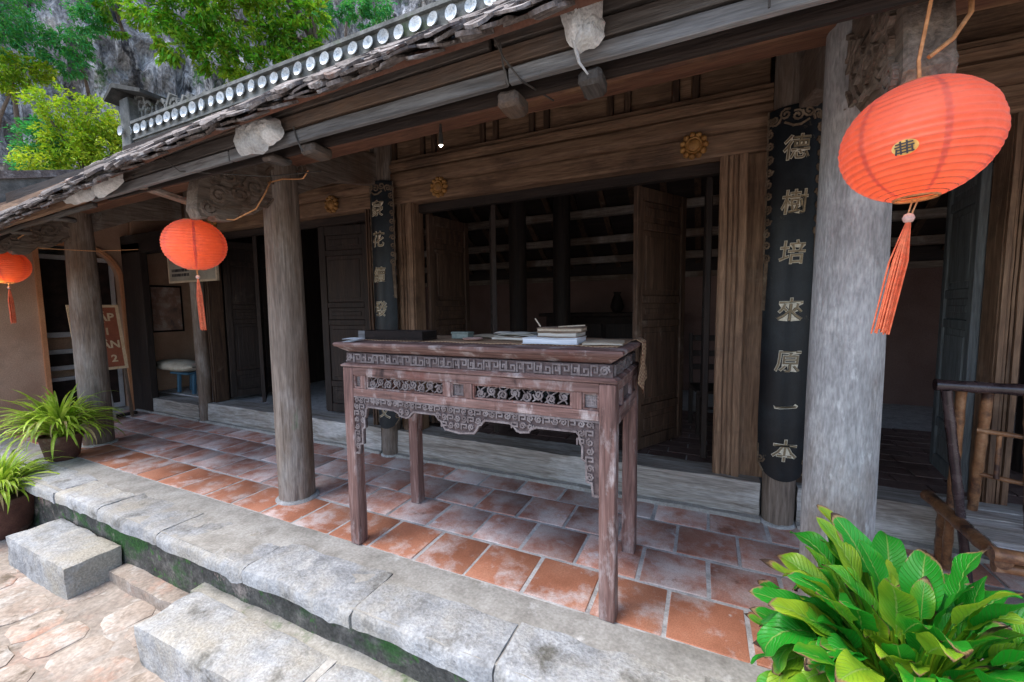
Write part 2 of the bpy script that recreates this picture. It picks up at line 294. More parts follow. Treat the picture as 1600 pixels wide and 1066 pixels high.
M_cover_tan = mat('tan_cover', [(.36, .28, .19), (.46, .37, .27), (.53, .45, .34)], scale=7, rough=(.7, .9), bump=.2)
M_blackwood = mat('black_wood', [(.010, .007, .006), (.020, .013, .011), (.034, .022, .018)], scale=8, rough=(.65, .9), bump=.3, spec=.2)
M_metalgrey = mat('grey_paint', [(.24, .235, .24), (.34, .335, .34), (.4, .395, .4)], scale=5, rough=(.5, .7), bump=.1)
M_signred = mat('sign_orange', [(.22, .06, .03), (.28, .08, .04), (.32, .105, .055)], scale=4, rough=(.6, .8), bump=.1)
M_signtext = mat('sign_letter', [(.55, .38, .22), (.62, .45, .28), (.66, .5, .33)], scale=10, rough=(.6, .8), bump=0)
M_signpale = mat('pale_sign', [(.22, .20, .16), (.30, .275, .23), (.36, .335, .28)], scale=4, rough=(.5, .7), bump=.1)
M_ink = mat('ink', [(.03, .028, .03), (.05, .045, .05), (.07, .06, .065)], scale=10, rough=(.6, .8), bump=0)
M_sack = mat('woven_sack', [(.38, .33, .25), (.48, .43, .34), (.54, .5, .42)], scale=12, rough=(.7, .9), bump=.3, patches=[((.5, .16, .1), 2, .6, .66, (1, 6, 6))])
M_blue = mat('blue_plastic', [(.04, .10, .16), (.06, .14, .21), (.08, .17, .24)], scale=4, rough=(.3, .5), bump=0)
M_greenbox = mat('grey_green_card', [(.16, .19, .16), (.22, .25, .215), (.28, .31, .27)], scale=8, rough=(.6, .8), bump=.1)
M_brick = mat('interior_brick', [(.09, .05, .042), (.14, .088, .075), (.19, .13, .11)], scale=9, rough=(.6, .9), bump=.4, vary=.2)
def emit(name, col, st):
    m_ = bpy.data.materials.new(name); m_.use_nodes = True; b = m_.node_tree.nodes['Principled BSDF']
    b.inputs['Base Color'].default_value = (.8, .7, .5, 1); b.inputs['Emission Color'].default_value = (*col, 1); b.inputs['Emission Strength'].default_value = st; return m_
M_bulb = emit('lit_bulb', (1, .7, .36), 14)
def check_mat():
    m_ = bpy.data.materials.new('checked_cloth'); m_.use_nodes = True; N = m_.node_tree.nodes; L = m_.node_tree.links; b = N['Principled BSDF']
    tc = N.new('ShaderNodeTexCoord'); mp = N.new('ShaderNodeMapping'); L.new(tc.outputs['Object'], mp.inputs[0]); mp.inputs['Location'].default_value = (.013, .017, .011)
    ck = N.new('ShaderNodeTexChecker'); ck.inputs['Scale'].default_value = 85; ck.inputs[1].default_value = (.40, .27, .16, 1); ck.inputs[2].default_value = (.20, .10, .06, 1)
    L.new(mp.outputs[0], ck.inputs[0]); L.new(ck.outputs[0], b.inputs['Base Color']); b.inputs['Roughness'].default_value = .85; return m_
M_check = check_mat()
def leaf_mat():                                           # broad leaf: pale midrib, side veins, yellow rim, scorched tips; read from the leaf's own UVs
    m_ = bpy.data.materials.new('broad_leaf'); m_.use_nodes = True; N = m_.node_tree.nodes; L = m_.node_tree.links; b = N['Principled BSDF']; out = N['Material Output']
    uv = N.new('ShaderNodeUVMap'); sp = N.new('ShaderNodeSeparateXYZ'); L.new(uv.outputs[0], sp.inputs[0])
    oi = N.new('ShaderNodeObjectInfo')
    def math_(op, a, bb=None, c=None):
        n = N.new('ShaderNodeMath'); n.operation = op
        for i, x in enumerate((a, bb, c)):
            if x is None: continue
            if isinstance(x, (int, float)): n.inputs[i].default_value = x
            else: L.new(x, n.inputs[i])
        return n.outputs[0]
    v = math_('ABSOLUTE', math_('SUBTRACT', sp.outputs[1], .5)); v2 = math_('MULTIPLY', v, 2)
    # side veins
    ph = math_('SUBTRACT', math_('MULTIPLY', sp.outputs[0], 13), math_('MULTIPLY', v2, 3.2))
    st = math_('ABSOLUTE', math_('SUBTRACT', math_('FRACT', ph), .5)); vein = N.new('ShaderNodeMapRange'); vein.inputs[1].default_value = .0; vein.inputs[2].default_value = .16; vein.inputs[3].default_value = 1; vein.inputs[4].default_value = 0; L.new(st, vein.inputs[0])
    rib = N.new('ShaderNodeMapRange'); rib.inputs[1].default_value = .03; rib.inputs[2].default_value = .07; rib.inputs[3].default_value = 1; rib.inputs[4].default_value = 0; L.new(v2, rib.inputs[0])
    tc = N.new('ShaderNodeTexCoord'); ns = N.new('ShaderNodeTexNoise'); ns.inputs['Scale'].default_value = 9; ns.inputs['Detail'].default_value = 6
    va = N.new('ShaderNodeVectorMath'); va.operation = 'MULTIPLY_ADD'; cm = N.new('ShaderNodeCombineXYZ')
    for i in range(3): L.new(oi.outputs['Random'], cm.inputs[i])
    L.new(cm.outputs[0], va.inputs[0]); va.inputs[1].default_value = (41, 23, 11); L.new(tc.outputs['Object'], va.inputs[2]); L.new(va.outputs[0], ns.inputs['Vector'])
    def mix(f, a, c):
        x = N.new('ShaderNodeMix'); x.data_type = 'RGBA'; L.new(f, x.inputs[0])
        if isinstance(a, tuple): x.inputs[6].default_value = (*a, 1)
        else: L.new(a, x.inputs[6])
        x.inputs[7].default_value = (*c, 1); return x.outputs[2]
    yl = N.new('ShaderNodeMapRange'); yl.inputs[1].default_value = .66; yl.inputs[2].default_value = 1.4
    L.new(math_('ADD', math_('MULTIPLY', oi.outputs['Random'], .75), math_('ADD', math_('MULTIPLY', v2, .22), math_('MULTIPLY', ns.outputs['Fac'], .55))), yl.inputs[0])
    c0 = mix(yl.outputs[0], (.02, .31, .02), (.46, .55, .025))
    c1 = mix(math_('MULTIPLY', vein.outputs[0], .28), c0, (.17, .36, .05))
    c2 = mix(math_('MULTIPLY', rib.outputs[0], .7), c1, (.30, .44, .10))
    # scorched tip and rim
    sc = math_('ADD', math_('MULTIPLY', math_('POWER', sp.outputs[0], 4), .44), math_('ADD', math_('MULTIPLY', math_('POWER', v2, 3), .13), math_('ADD', math_('MULTIPLY', ns.outputs['Fac'], .75), math_('MULTIPLY', math_('FRACT', math_('MULTIPLY', oi.outputs['Random'], 9.7)), .34))))
    s1 = N.new('ShaderNodeMapRange'); s1.inputs[1].default_value = .88; s1.inputs[2].default_value = .93; L.new(sc, s1.inputs[0])
    c3 = mix(s1.outputs[0], c2, (.34, .22, .10))
    s2 = N.new('ShaderNodeMapRange'); s2.inputs[1].default_value = .95; s2.inputs[2].default_value = 1.02; L.new(sc, s2.inputs[0])
    c4 = mix(s2.outputs[0], c3, (.06, .032, .022))
    L.new(c4, b.inputs['Base Color']); b.inputs['Roughness'].default_value = .44
    bp = N.new('ShaderNodeBump'); bp.inputs['Strength'].default_value = .5; bp.inputs['Distance'].default_value = .004; L.new(math_('SUBTRACT', 1, math_('ADD', vein.outputs[0], rib.outputs[0])), bp.inputs['Height']); L.new(bp.outputs[0], b.inputs['Normal'])
    tr = N.new('ShaderNodeBsdfTranslucent'); L.new(c4, tr.inputs[0]); ms = N.new('ShaderNodeMixShader'); ms.inputs[0].default_value = .35
    L.new(b.outputs[0], ms.inputs[1]); L.new(tr.outputs[0], ms.inputs[2]); L.new(ms.outputs[0], out.inputs[0])
    return m_
M_broad = leaf_mat()

def text_mesh(body, size, extrude=.004, offset=0.0, fn=None, name='lettering', shear=0):
    cu = bpy.data.curves.new('t', 'FONT'); cu.body = body; cu.size = size; cu.extrude = extrude; cu.offset = offset; cu.align_x = 'CENTER'; cu.align_y = 'CENTER'; cu.resolution_u = 2; cu.shear = shear
    o = bpy.data.objects.new('t', cu); COL.objects.link(o); dg = bpy.context.evaluated_depsgraph_get(); dg.update()
    me = bpy.data.meshes.new_from_object(o.evaluated_get(dg)); me.name = name
    bpy.data.objects.remove(o); me.materials.clear()
    if fn:
        for v in me.vertices: v.co = fn(v.co.x, v.co.y, v.co.z)
    return me

GZ = -.49
# ------------------------------------------------------------------ ground and veranda platform
def ground():
    mb = MB(); n = 150; xs = [-9 + 12 * i / n for i in range(n + 1)]; ys = [-3 + 4.6 * j / 64 for j in range(65)]
    xs = [-200, -60, -20] + xs + [10, 40, 200]; ys = [-200, -50, -12] + ys + [14, 40, 200]
    vs = []; fs = []
    for j, y in enumerate(ys):
        for i, x in enumerate(xs):
            vs.append((x, y, GZ + .007 * noise.noise(Vector((x, y, 0)) * 1.7) + .006 * noise.noise(Vector((x, y, 2)) * 6)))
    k = len(xs)
    for j in range(len(ys) - 1):
        for i in range(k - 1): fs.append((j * k + i, j * k + i + 1, (j + 1) * k + i + 1, (j + 1) * k + i))
    mb.add(vs, fs); g = struct(mb.build('ground', M_ground, smooth=60))
    protos = []
    for q in range(5):
        p = MB(); random.seed(q); a = .135
        poly = []
        for e in range(12):
            t = 2 * math.pi * e / 12; c, s_ = math.cos(t), math.sin(t); k2 = 1 / max(abs(c), abs(s_)); rr_ = a * min(k2, 1.22) * random.uniform(.9, 1.02)
            poly.append((rr_ * c, rr_ * s_))
        p.prism(poly, lambda u, v, d: (u, v, d), -.02, 0)
        top = [(u * .86, v * .86) for u, v in poly]
        b = len(p.v); p.v += [(u, v, .007) for u, v in top]; p.f.pop(1); n_ = 12
        p.f += [(n_ + i, n_ + (i + 1) % n_, b + (i + 1) % n_, b + i) for i in range(n_)] + [tuple(range(b, b + n_))]
        protos.append(p.mesh('paver', 50)); protos[-1].materials.append(M_paver)
    random.seed(11)
    for r0 in range(9):
        for c0 in range(19):
            if random.random() < .13: continue
            x = -6.6 + c0 * .29 + (r0 % 2) * .145; y = 1.25 - r0 * .285
            put('paver', random.choice(protos), None, g, (x + random.uniform(-.012, .012), y + random.uniform(-.012, .012), GZ + random.uniform(-.004, .006)), (random.uniform(-.02, .02), random.uniform(-.02, .02), random.choice((0, 1.5708, 3.1416)) + random.uniform(-.06, .06)))
    return g
ground()

def platform():
    fl = struct(MB().box(-8.2, 4.6, 1.86, 3.30, -.45, -.0055).build('veranda_floor', M_grout))
    S = .346; protos = []
    for q in range(4):
        p = MB(); a = S / 2 - .006; c = .004; random.seed(40 + q)
        poly = []
        for sx, sy in ((1, 1), (-1, 1), (-1, -1), (1, -1)):
            j = lambda: random.uniform(-.004, .004)
            pts = [(sx * a, sy * (a - c)), (sx * (a - c), sy * a)] if sx * sy > 0 else [(sx * (a - c), sy * a), (sx * a, sy * (a - c))]
            poly += [(u + j() * .8, v + j() * .8) for u, v in pts]
        p.prism(poly, lambda u, v, d: (u, v, d), -.02, -.0035)
        b = len(p.v); p.v += [(u * .978, v * .978, 0) for u, v in poly]; p.f.pop(1)
        p.f += [(8 + i, 8 + (i + 1) % 8, b + (i + 1) % 8, b + i) for i in range(8)] + [tuple(range(b, b + 8))]
        protos.append(p)
    pm = {}
    for row in range(4):
        y = 1.885 + .357 * row + S / 2; mtl = M_tile_front if row == 0 else M_tile
        for c0 in range(36):
            x = -8.12 + .355 * c0 + (.168 if row == 0 else (.0 if row % 2 else .168)) + S / 2 - .0
            q = random.randrange(4); key = (q, row == 0)
            if key not in pm: pm[key] = protos[q].mesh('tile', 40); pm[key].materials.append(mtl)
            h = random.uniform(-.003, .002)
            put('tile', pm[key], None, fl, (x + random.uniform(-.003, .003), y + random.uniform(-.003, .003), h), (random.uniform(-.006, .006), random.uniform(-.006, .006), random.choice((0, 3.14159)) + random.uniform(-.012, .012)))
    # kerb: mossy riser, cement bed, stone slabs
    kb = struct(MB().box(-8.2, 4.6, 1.47, 1.855, -.5, -.075, (90, 1, 4)).rough(.012, 5).build('veranda_kerb', M_riser, smooth=50))
    MB().box(-8.2, 4.6, 1.435, 1.878, -.073, -.001, (220, 9, 1)).rough(.006, 6).rough(.004, 2.3, 3).build('cement_strip', M_cement, kb, smooth=40)
    xs = [-8.2, -7.3, -6.5, -5.85, -4.92, -4.2, -3.35, -2.42, -1.57, -.77, .02, .85, 1.7, 2.6, 3.5, 4.6]
    for i in range(len(xs) - 1):
        a, b = xs[i] + .004, xs[i + 1] - .006
        bk = 1.70 + random.uniform(-.06, .05); n = int((b - a) / .045)
        mb = MB().box(a, b, 1.405 + random.uniform(-.01, .012), bk, -.085, .002 + random.uniform(-.004, .004), (n, 7, 3))
        nv = []
        for (x, y, z) in mb.v:
            e = noise.noise(Vector((x * 6, y * 6, z * 4 + i)))
            if y < 1.43: y += .018 * e + .012 * max(0, noise.noise(Vector((x * 2.1, i, 5)))); z += (-.035 * max(0, noise.noise(Vector((x * 9, 3, i)))) if z < -.04 else 0)
            if z > -.02: z += .005 * e
            if z > -.02 and y < 1.44: z -= .012 + .012 * max(0, noise.noise(Vector((x * 11, 1, i)))); y += .006
            if y > bk - .02: y += .03 * e
            nv.append((x, y, z))
        mb.v = nv
        mb.rough(.004, 14).build('kerb_stone', M_stone, kb, smooth=45)
    return fl
platform()

def step(name, label, pieces):
    t = thing(name, label, 'step', ((pieces[0][0] + pieces[-1][1]) / 2, 1.28, GZ), 'stone steps below the veranda kerb')
    for i, (a, b, y0, y1, top) in enumerate(pieces):
        n = int((b - a) / .05)
        mb = MB().box(a, b, y0, y1, GZ - .03, top, (n, 8, 6))
        nv = []
        for x, y, z in mb.v:
            ex = min(x - a, b - x) < .02; ey = min(y - y0, y1 - y) < .02; ez = top - z < .02
            cx, cy, cz = (a + b) / 2, (y0 + y1) / 2, top
            if ex + ey + ez >= 2: wv = .6 + 1.1 * abs(noise.noise(Vector((x * 7, y * 7, z * 7)))); x += (cx - x) * .014 * wv; y += (cy - y) * .05 * wv; z -= .014 * wv
            nv.append((x, y, z))
        mb.v = nv; mb.rough(.007, 6, i + len(pieces)).rough(.003, 18).build('stone', M_stone, t, smooth=50)
    return t
step('stone_step', 'single rough grey stone step block at the left end of the kerb', [(-5.0, -3.97, 1.135, 1.46, -.25)])
st2 = step('stone_step', 'long grey stone step of two slabs in front of the altar table', [(-2.9, -1.70, 1.08, 1.40, -.255), (-1.66, -.35, 1.085, 1.40, -.26)])
MB().box(-2.93, -.32, 1.385, 1.475, GZ, -.275, (40, 2, 3)).rough(.012, 7).build('mortar_joint', M_mosscement, st2, smooth=50)
MB().box(-1.705, -1.655, 1.10, 1.39, GZ, -.272).build('mortar_joint', M_cement, st2)
def paving_bits():
    mb = MB()
    mb.box(-3.97, -2.93, 1.36, 1.475, GZ - .02, -.40, (20, 3, 2)).rough(.02, 4)
    struct(mb.build('cement_footing', M_paver, smooth=50))
paving_bits()

# ------------------------------------------------------------------ the house
house = thing('timber_house', 'old dark timber house with open panelled doors, round columns and a tiled veranda roof', 'house', (-2, 3.3, 0))
H = house
def sag(x): return -.0035 * x * x if x < 0 else 0
def column(x, y, r0, r1, z0, z1, kind, lean=(0, 0), seed=0, base=True):
    n, seg = (90, 96) if y < 2.5 else (26, 28); mb = MB(); vs = []; fs = []
    for i in range(n + 1):
        t = i / n; z = z0 + (z1 - z0) * t; r = r0 + (r1 - r0) * t + .006 * math.sin(t * 3.1)
        for k in range(seg):
            a = 2 * math.pi * k / seg; c, s_ = math.cos(a), math.sin(a)
            q = r * (1 + .035 * noise.noise(Vector((c * 1.3, s_ * 1.3, z * .8 + seed * 5))) + .012 * noise.noise(Vector((c * 6, s_ * 6, z * 1.2 + seed))))
            cr = abs(noise.noise(Vector((c * 2.6 + seed, s_ * 2.6, z * .33 + seed * 2)))); q -= .007 * max(0, 1 - cr / .030) * max(0, .2 + 2 * noise.noise(Vector((c, s_, z * 1.1 + seed * 7))))
            q -= .012 * max(0, noise.noise(Vector((c * 4, s_ * 4, z * 5 + seed))) - .52) * 3 + (.02 * max(0, noise.noise(Vector((c * 3, s_ * 3, seed * 3.1)))) if z < .12 else 0)
            vs.append((x + lean[0] * t + q * c, y + lean[1] * t + q * s_, z))
    for i in range(n):
        for k in range(seg): a = i * seg + k; b = i * seg + (k + 1) % seg; fs.append((a, b, b + seg, a + seg))
    fs.append(tuple(range(n * seg, (n + 1) * seg)))
    mb.add(vs, fs); o = mb.build('column', wood(kind, 'z'), H, smooth=60)
    if base: MB().lathe([(r0 * 1.22, -.02), (r0 * 1.2, .004), (r0 * 1.08, .014), (r0 * .9, .015)], (x, y, 0), 24).rough(.004, 9).build('column_base', M_mortar, o, smooth=50)
    return o
column(-6.31, 2.20, .135, .115, 0, 2.66, 'column', seed=1)
column(-2.96, 2.19, .132, .118, 0, 2.66, 'column', seed=2)
column(.535, 2.19, .128, .112, 0, 2.66, 'grey', seed=3)
column(4.0, 2.19, .128, .112, 0, 2.62, 'column', seed=4)
for i, x in enumerate((-6.17, -2.93, .47, 3.9)): column(x, 3.27, .095 if i else .075, .105 if i else .08, 0, 3.2, 'column', seed=6 + i)
for i, (x, y) in enumerate(((-6.17, 4.7), (-2.05, 4.55), (-1.62, 4.9), (.47, 4.6), (3.9, 4.6))): column(x, y, .10, .10, .25, 3.6, 'dark', seed=20 + i, base=False)

# sills, lintels, frieze
bays = [(-7.85, -6.26), (-6.07, -3.04), (-2.83, .36), (.58, 3.8)]
for i, (a, b) in enumerate(bays):
    n = int((b - a) / .06)
    mb = MB().box(a, b, 3.225 + .012 * i, 3.52, 0.0, .262 if i else .22, (n, 4, 4)); mb.rough(.008, 3.3, i).rough(.004, 9, i)
    s_ = mb.build('door_sill', wood('sill', 'x'), H, smooth=35)
    MB().box(a, b, 3.195, 3.232 + .012 * i, -.02, .028, (n, 2, 1)).rough(.008, 6, i).build('sill_mortar', M_cement, s_, smooth=40)
for i, (a, b) in enumerate(bays[1:]):
    # moulded lintel: profile in (y, z) extruded along x
    prof = [(3.47, 2.52), (3.30, 2.52), (3.285, 2.535), (3.285, 2.66), (3.298, 2.668), (3.298, 2.678), (3.272, 2.69), (3.262, 2.72), (3.268, 2.80), (3.29, 2.825), (3.275, 2.835), (3.275, 2.852), (3.255, 2.86), (3.255, 2.885), (3.28, 2.90), (3.28, 2.93), (3.47, 2.93)]
    mb = MB(); n = 30; m_ = len(prof); vs = []; fs = []
    for k in range(n + 1):
        x = a + (b - a) * k / n
        for (y, z) in prof: vs.append((x, y + .003 * noise.noise(Vector((x * 2, y, z * 3))), z + .004 * noise.noise(Vector((x * 1.4, z, 0)))))
    for k in range(n):
        for j in range(m_): fs.append((k * m_ + j, k * m_ + (j + 1) % m_, (k + 1) * m_ + (j + 1) % m_, (k + 1) * m_ + j))
    fs.append(tuple(range(m_))); fs.append(tuple(range(n * m_, (n + 1) * m_))[::-1]); mb.add(vs, fs)
    li = mb.build('lintel', wood('lintel', 'x'), H, fix=True)
    xs_ = a; k = 0                                         # small tenon wedges and frieze panels above
    wd = (.34, .13, .52, .13)
    MB().box(a, b, 3.30, 3.46, 3.14, 3.22).build('frieze_rail', wood('brown', 'x'), li, bevel=.004)
    while xs_ < b - .05:
        e = min(b, xs_ + wd[k % 4]); k += 1
        MB().box(xs_ + .035, e - .012, 3.345, 3.37, 2.932, 3.138).build('panel', wood('lintel', 'x'), li, bevel=.006)
        MB().box(xs_ - .01, xs_ + .034, 3.315, 3.44, 2.932, 3.138).build('frieze_stile', wood('brown', 'z'), li, bevel=.004)
        xs_ = e
# main purlin over the veranda columns, upper plate
for x0, x1 in ((-8.0, -2.95), (-2.945, .535), (.54, 4.5)):
    MB().box(x0, x1, 2.12, 2.27, 2.59, 2.73, (24, 1, 1)).rough(.008, 2).build('purlin', wood('redbrown', 'x'), H, smooth=40, bevel=.012)
    MB().box(x0, x1, 2.14, 2.25, 2.735, 3.0, (24, 1, 1)).rough(.008, 2).build('plate_board', wood('dark', 'x'), H, smooth=40)
for x0, x1 in ((-8.0, -2.95), (-2.945, .47), (.475, 4.5)):
    MB().box(x0, x1, 3.22, 3.36, 3.22, 3.36).build('purlin', wood('dark', 'x'), H, bevel=.01)
MB().box(-8, 4.5, 3.37, 3.45, 3.36, 3.98).build('upper_wall', wood('dark', 'x'), H)

def bracket(x, seed):
    poly = [(3.2, 2.98), (2.6, 2.93), (2.12, 2.66), (1.80, 2.47), (1.60, 2.36), (1.575, 2.26), (1.56, 2.14), (1.585, 2.085), (1.63, 2.09), (1.66, 2.13), (1.70, 2.09), (1.79, 2.10), (1.86, 2.18), (1.93, 2.17), (2.0, 2.22), (2.06, 2.30), (2.2, 2.34), (2.4, 2.45), (2.7, 2.6), (3.2, 2.7)]
    mb = MB(); hw = .055
    mb.prism(poly, YZ(x), -hw, hw)
    o = mb.build('eave_bracket', wood('column', 'y'), H, bevel=.008, fix=True)
    c = MB()
    for sg in (-1, 1):
        fn = YZ(x + sg * hw, sg)
        random.seed(seed)
        for (cy, cz, r) in ((1.635, 2.16, .05), (1.70, 2.25, .06), (1.84, 2.29, .07), (1.68, 2.35, .035), (1.95, 2.36, .08), (1.78, 2.39, .055), (2.1, 2.47, .09), (2.3, 2.6, .09)):
            c.strip(spiral(cy, cz, r, 1.5, random.uniform(0, 6), random.choice((-1, 1)), 16), .017, fn, -.004, .016)
        for k in range(5):
            y0 = 1.62 + .12 * k; c.strip([(y0 + .05 * i, 2.13 + .035 * k + .03 * i + .02 * math.sin(i * 2 + k)) for i in range(4)], .014, fn, -.004, .012)
    c.build('carving', wood('column', 'y'), o, fix=True, kind='stuff')
for i, x in enumerate((-6.31, -2.96, .535, 4.0)): bracket(x, i + 1)

# door frames and leaves
def jamb(x0, x1, y0=3.30, y1=3.47, z0=.262, z1=2.52, kind='lintel'):
    mb = MB().box(x0, x1, y0 + .02, y1, z0, z1, (1, 1, 20))
    w_ = x1 - x0
    for k, (a, b, d) in enumerate(((.05, .28, .022), (.34, .46, .012), (.52, .64, .012), (.70, .95, .022))):
        mb.box(x0 + a * w_, x0 + b * w_, y0 + .02 - d, y0 + .03, z0 + .001, z1 - .001, (1, 1, 20))
    mb.rough(.005, 2.1, x0)
    return mb.build('door_jamb', wood(kind, 'z'), H, smooth=30)
def infill(x0, x1, kind='lintel'): MB().box(x0, x1, 3.36, 3.42, .262, 2.52, (1, 1, 12)).rough(.005, 2, x0).build('wall_board', wood(kind, 'z'), H, smooth=30)
jamb(.06, .235); infill(.236, .40)
jamb(-2.79, -2.60); infill(-2.86, -2.791)
jamb(-3.20, -3.14, kind='brown'); infill(-3.139, -3.0, 'brown'); jamb(-6.06, -5.98, kind='brown')
jamb(.66, .72, kind='brown'); jamb(1.50, 1.60, kind='lintel'); infill(.57, .659, 'brown')
MB().box(-2.60, .06, 3.40, 3.47, 2.44, 2.519).build('door_head', wood('dark', 'x'), H, bevel=.004)
MB().box(-5.98, -3.20, 3.40, 3.47, 2.44, 2.519).build('door_head', wood('dark', 'x'), H, bevel=.004)
MB().box(.72, 3.7, 3.40, 3.47, 2.44, 2.519).build('door_head', wood('brown', 'x'), H, bevel=.004)

def leaf(p0, p1, z0=.30, z1=2.44, kind='brown', pins=True):
    a = Vector((p0[0], p0[1], 0)); b = Vector((p1[0], p1[1], 0)); L_ = (b - a).length; ang = math.atan2(b.y - a.y, b.x - a.x)
    mb = MB(); T = .022
    mb.box(0, .075, -T, T, z0, z1); mb.box(L_ - .07, L_, -T, T, z0, z1)
    rails = [z0 + .0, z0 + .30, z0 + 1.02, z0 + 1.22, z1 - .33, z1 - .10]
    hts = [.10, .07, .06, .06, .06, .10]
    for z, h in zip(rails, hts): mb.box(.076, L_ - .071, -T + .002, T - .002, z, z + h)
    if pins: mb.tube([(.035, 0, z1 - .01), (.035, 0, z1 + .06)], .022, 8)
    me = mb.mesh('door_leaf'); o = put('door_leaf', me, wood(kind, 'z'), H, (a.x, a.y, 0), (0, 0, ang), bevel=.005)
    for i in range(5):
        za = rails[i] + hts[i] + .001; zb = rails[i + 1] - .001
        if zb - za < .04: continue
        pb = MB().box(.077, L_ - .072, -.009, .009, za, zb)
        if L_ > .3 and zb - za > .1: pb.box(.12, L_ - .115, -.016, .016, za + .045, zb - .045)
        po = bpy.data.objects.new('panel', pb.mesh('panel')); COL.objects.link(po); po.data.materials.append(wood(kind, 'z')); po.parent = o; W[po.name] = Vector((a.x, a.y, 0))
        bv = po.modifiers.new('bevel', 'BEVEL'); bv.width = .006; bv.segments = 1
    return o
leaf((-.53, 3.46), (-.20, 4.05)); leaf((-2.57, 3.49), (-2.47, 4.1)); leaf((-1.80, 3.46), (-2.12, 4.02), kind='dark')
leaf((.0, 3.49), (-.02, 4.1), kind='dark')
leaf((-5.22, 3.46), (-5.75, 3.85), kind='dark'); leaf((-4.05, 3.46), (-3.42, 3.56), kind='dark'); leaf((-5.95, 3.48), (-5.75, 4.05), kind='dark')
leaf((-4.08, 3.48), (-4.3, 4.05), kind='dark')
leaf((1.485, 3.49), (1.555, 4.06), kind='bluegrey'); leaf((2.2, 3.49), (2.0, 4.1), kind='dark'); leaf((2.9, 3.46), (3.55, 3.46), kind='dark')

# rosettes (carved latch bosses) on the lintel
def rosette(x, z):
    mb = MB()
    mb.lathe([(.001, .045), (.02, .045), (.036, .036), (.042, .028), (.05, .034), (.056, .026), (.058, 0)], (0, 0, 0), 20)
    for k in range(11):
        a = 2 * math.pi * k / 11
        cx, cy = .073 * math.cos(a), .073 * math.sin(a)
        mb.lathe([(.001, .034), (.012, .030), (.020, .018), (.022, 0)], (cx, cy, 0), 8)
    mb.v = [(x + a, 3.275 - c, z + b) for a, b, c in mb.v]
    mb.build('rosette', M_gold, H, smooth=50, fix=True)
for x in (-3.63, -2.26, -.11, -5.75): rosette(x, 2.61)

# veranda roof: rafters, under-boards, fascia, tiles, ridge
Y0, Z0, Y1, Z1 = 1.20, 2.42, 3.5, 4.03
SL = (Z1 - Z0) / (Y1 - Y0); SLEN = math.hypot(Y1 - Y0, Z1 - Z0); SANG = math.atan2(Z1 - Z0, Y1 - Y0)
def roofpt(x, s, h=0):
    t = s / SLEN; k = max(0, 1 - t) ** 1.2
    bow = .10 * math.sin(math.pi * min(1, max(0, t)))
    return Vector((x, Y0 + (Y1 - Y0) * t - h * math.sin(SANG), Z0 + (Z1 - Z0) * t + h * math.cos(SANG) + bow * .75 + (-.010 * x * x if x < 0 else 0) * k + .012 * noise.noise(Vector((x * .7, s, 0))) * k))
def sheet(name, s0, s1, h, th, mtl, x0=-8.2, x1=4.6, parent=None, nx=50, ns=8):
    mb = MB(); vs = []; fs = []
    for lay in (0, 1):
        for j in range(ns + 1):
            for i in range(nx + 1): vs.append(roofpt(x0 + (x1 - x0) * i / nx, s0 + (s1 - s0) * j / ns, h - lay * th))
    k = nx + 1; o = (ns + 1) * k
    for j in range(ns):
        for i in range(nx):
            a = j * k + i; fs.append((a, a + 1, a + k + 1, a + k)); fs.append((o + a, o + a + k, o + a + k + 1, o + a + 1))
    for i in range(nx): fs.append((i, o + i, o + i + 1, i + 1)); a = ns * k + i; fs.append((a, a + 1, o + a + 1, o + a))
    for j in range(ns): a = j * k; fs.append((a, a + k, o + a + k, o + a)); a += nx; fs.append((a, o + a, o + a + k, a + k))
    return mb.add(vs, fs).build(name, mtl, parent or H, smooth=30)
roof = sheet('roof', .07, SLEN + .02, -.045, .03, M_rooflow)
for i in range(27):
    x = -7.95 + i * .47 + random.uniform(-.04, .04)
    p = [roofpt(x, s, -.115) for s in (.30, .9, 1.6, 2.2, SLEN)]
    mb = MB()
    for a, b in zip(p, p[1:]): mb.bar(a, b, .085, .075)
    mb.build('rafter', wood('dark', 'y'), H)
for j, s in enumerate((.35, .62, .89, 1.16, 1.43, 1.7, 1.97, 2.24, 2.5)):
    mb = MB(); pts = [roofpt(-8.1 + .5 * i, s, -.082) for i in range(26)]
    for a, b in zip(pts, pts[1:]): mb.bar(a, b, .03, .05, (0, -math.sin(SANG), math.cos(SANG)))
    mb.build('batten', wood('brown', 'x'), H)
# fascia boards: three runs of planks with open joints
def fz(x): return 2.285 - .0032 * x * x if x < 0 else 2.285
def fascia_plank(x0, x1, lo, hi, y, mtl, tilt=0, th=.026):
    mb = MB(); n = max(4, int((x1 - x0) / .12)); vs = []; fs = []
    for i in range(n + 1):
        x = x0 + (x1 - x0) * i / n; b = fz(x); j = .004 * noise.noise(Vector((x * 2.3, lo * 40, 0))); j2 = .004 * noise.noise(Vector((x * 2.3, hi * 40 + 7, 0)))
        yy = y + .006 * noise.noise(Vector((x * .9, lo * 31, 3)))
        vs += [(x, yy, b + lo + j), (x, yy - tilt, b + hi + j2), (x, yy - tilt + th, b + hi + j2), (x, yy + th, b + lo + j)]
    for i in range(n):
        for k in range(4): fs.append((i * 4 + k, i * 4 + (k + 1) % 4, i * 4 + 4 + (k + 1) % 4, i * 4 + 4 + k))
    fs += [(0, 3, 2, 1), (n * 4, n * 4 + 1, n * 4 + 2, n * 4 + 3)]
    mb.add(vs, fs).build('fascia_board', mtl, H, bevel=.003, fix=True)
WF = wood('fascia', 'x'); WF2 = wood('fascia_pale', 'x')
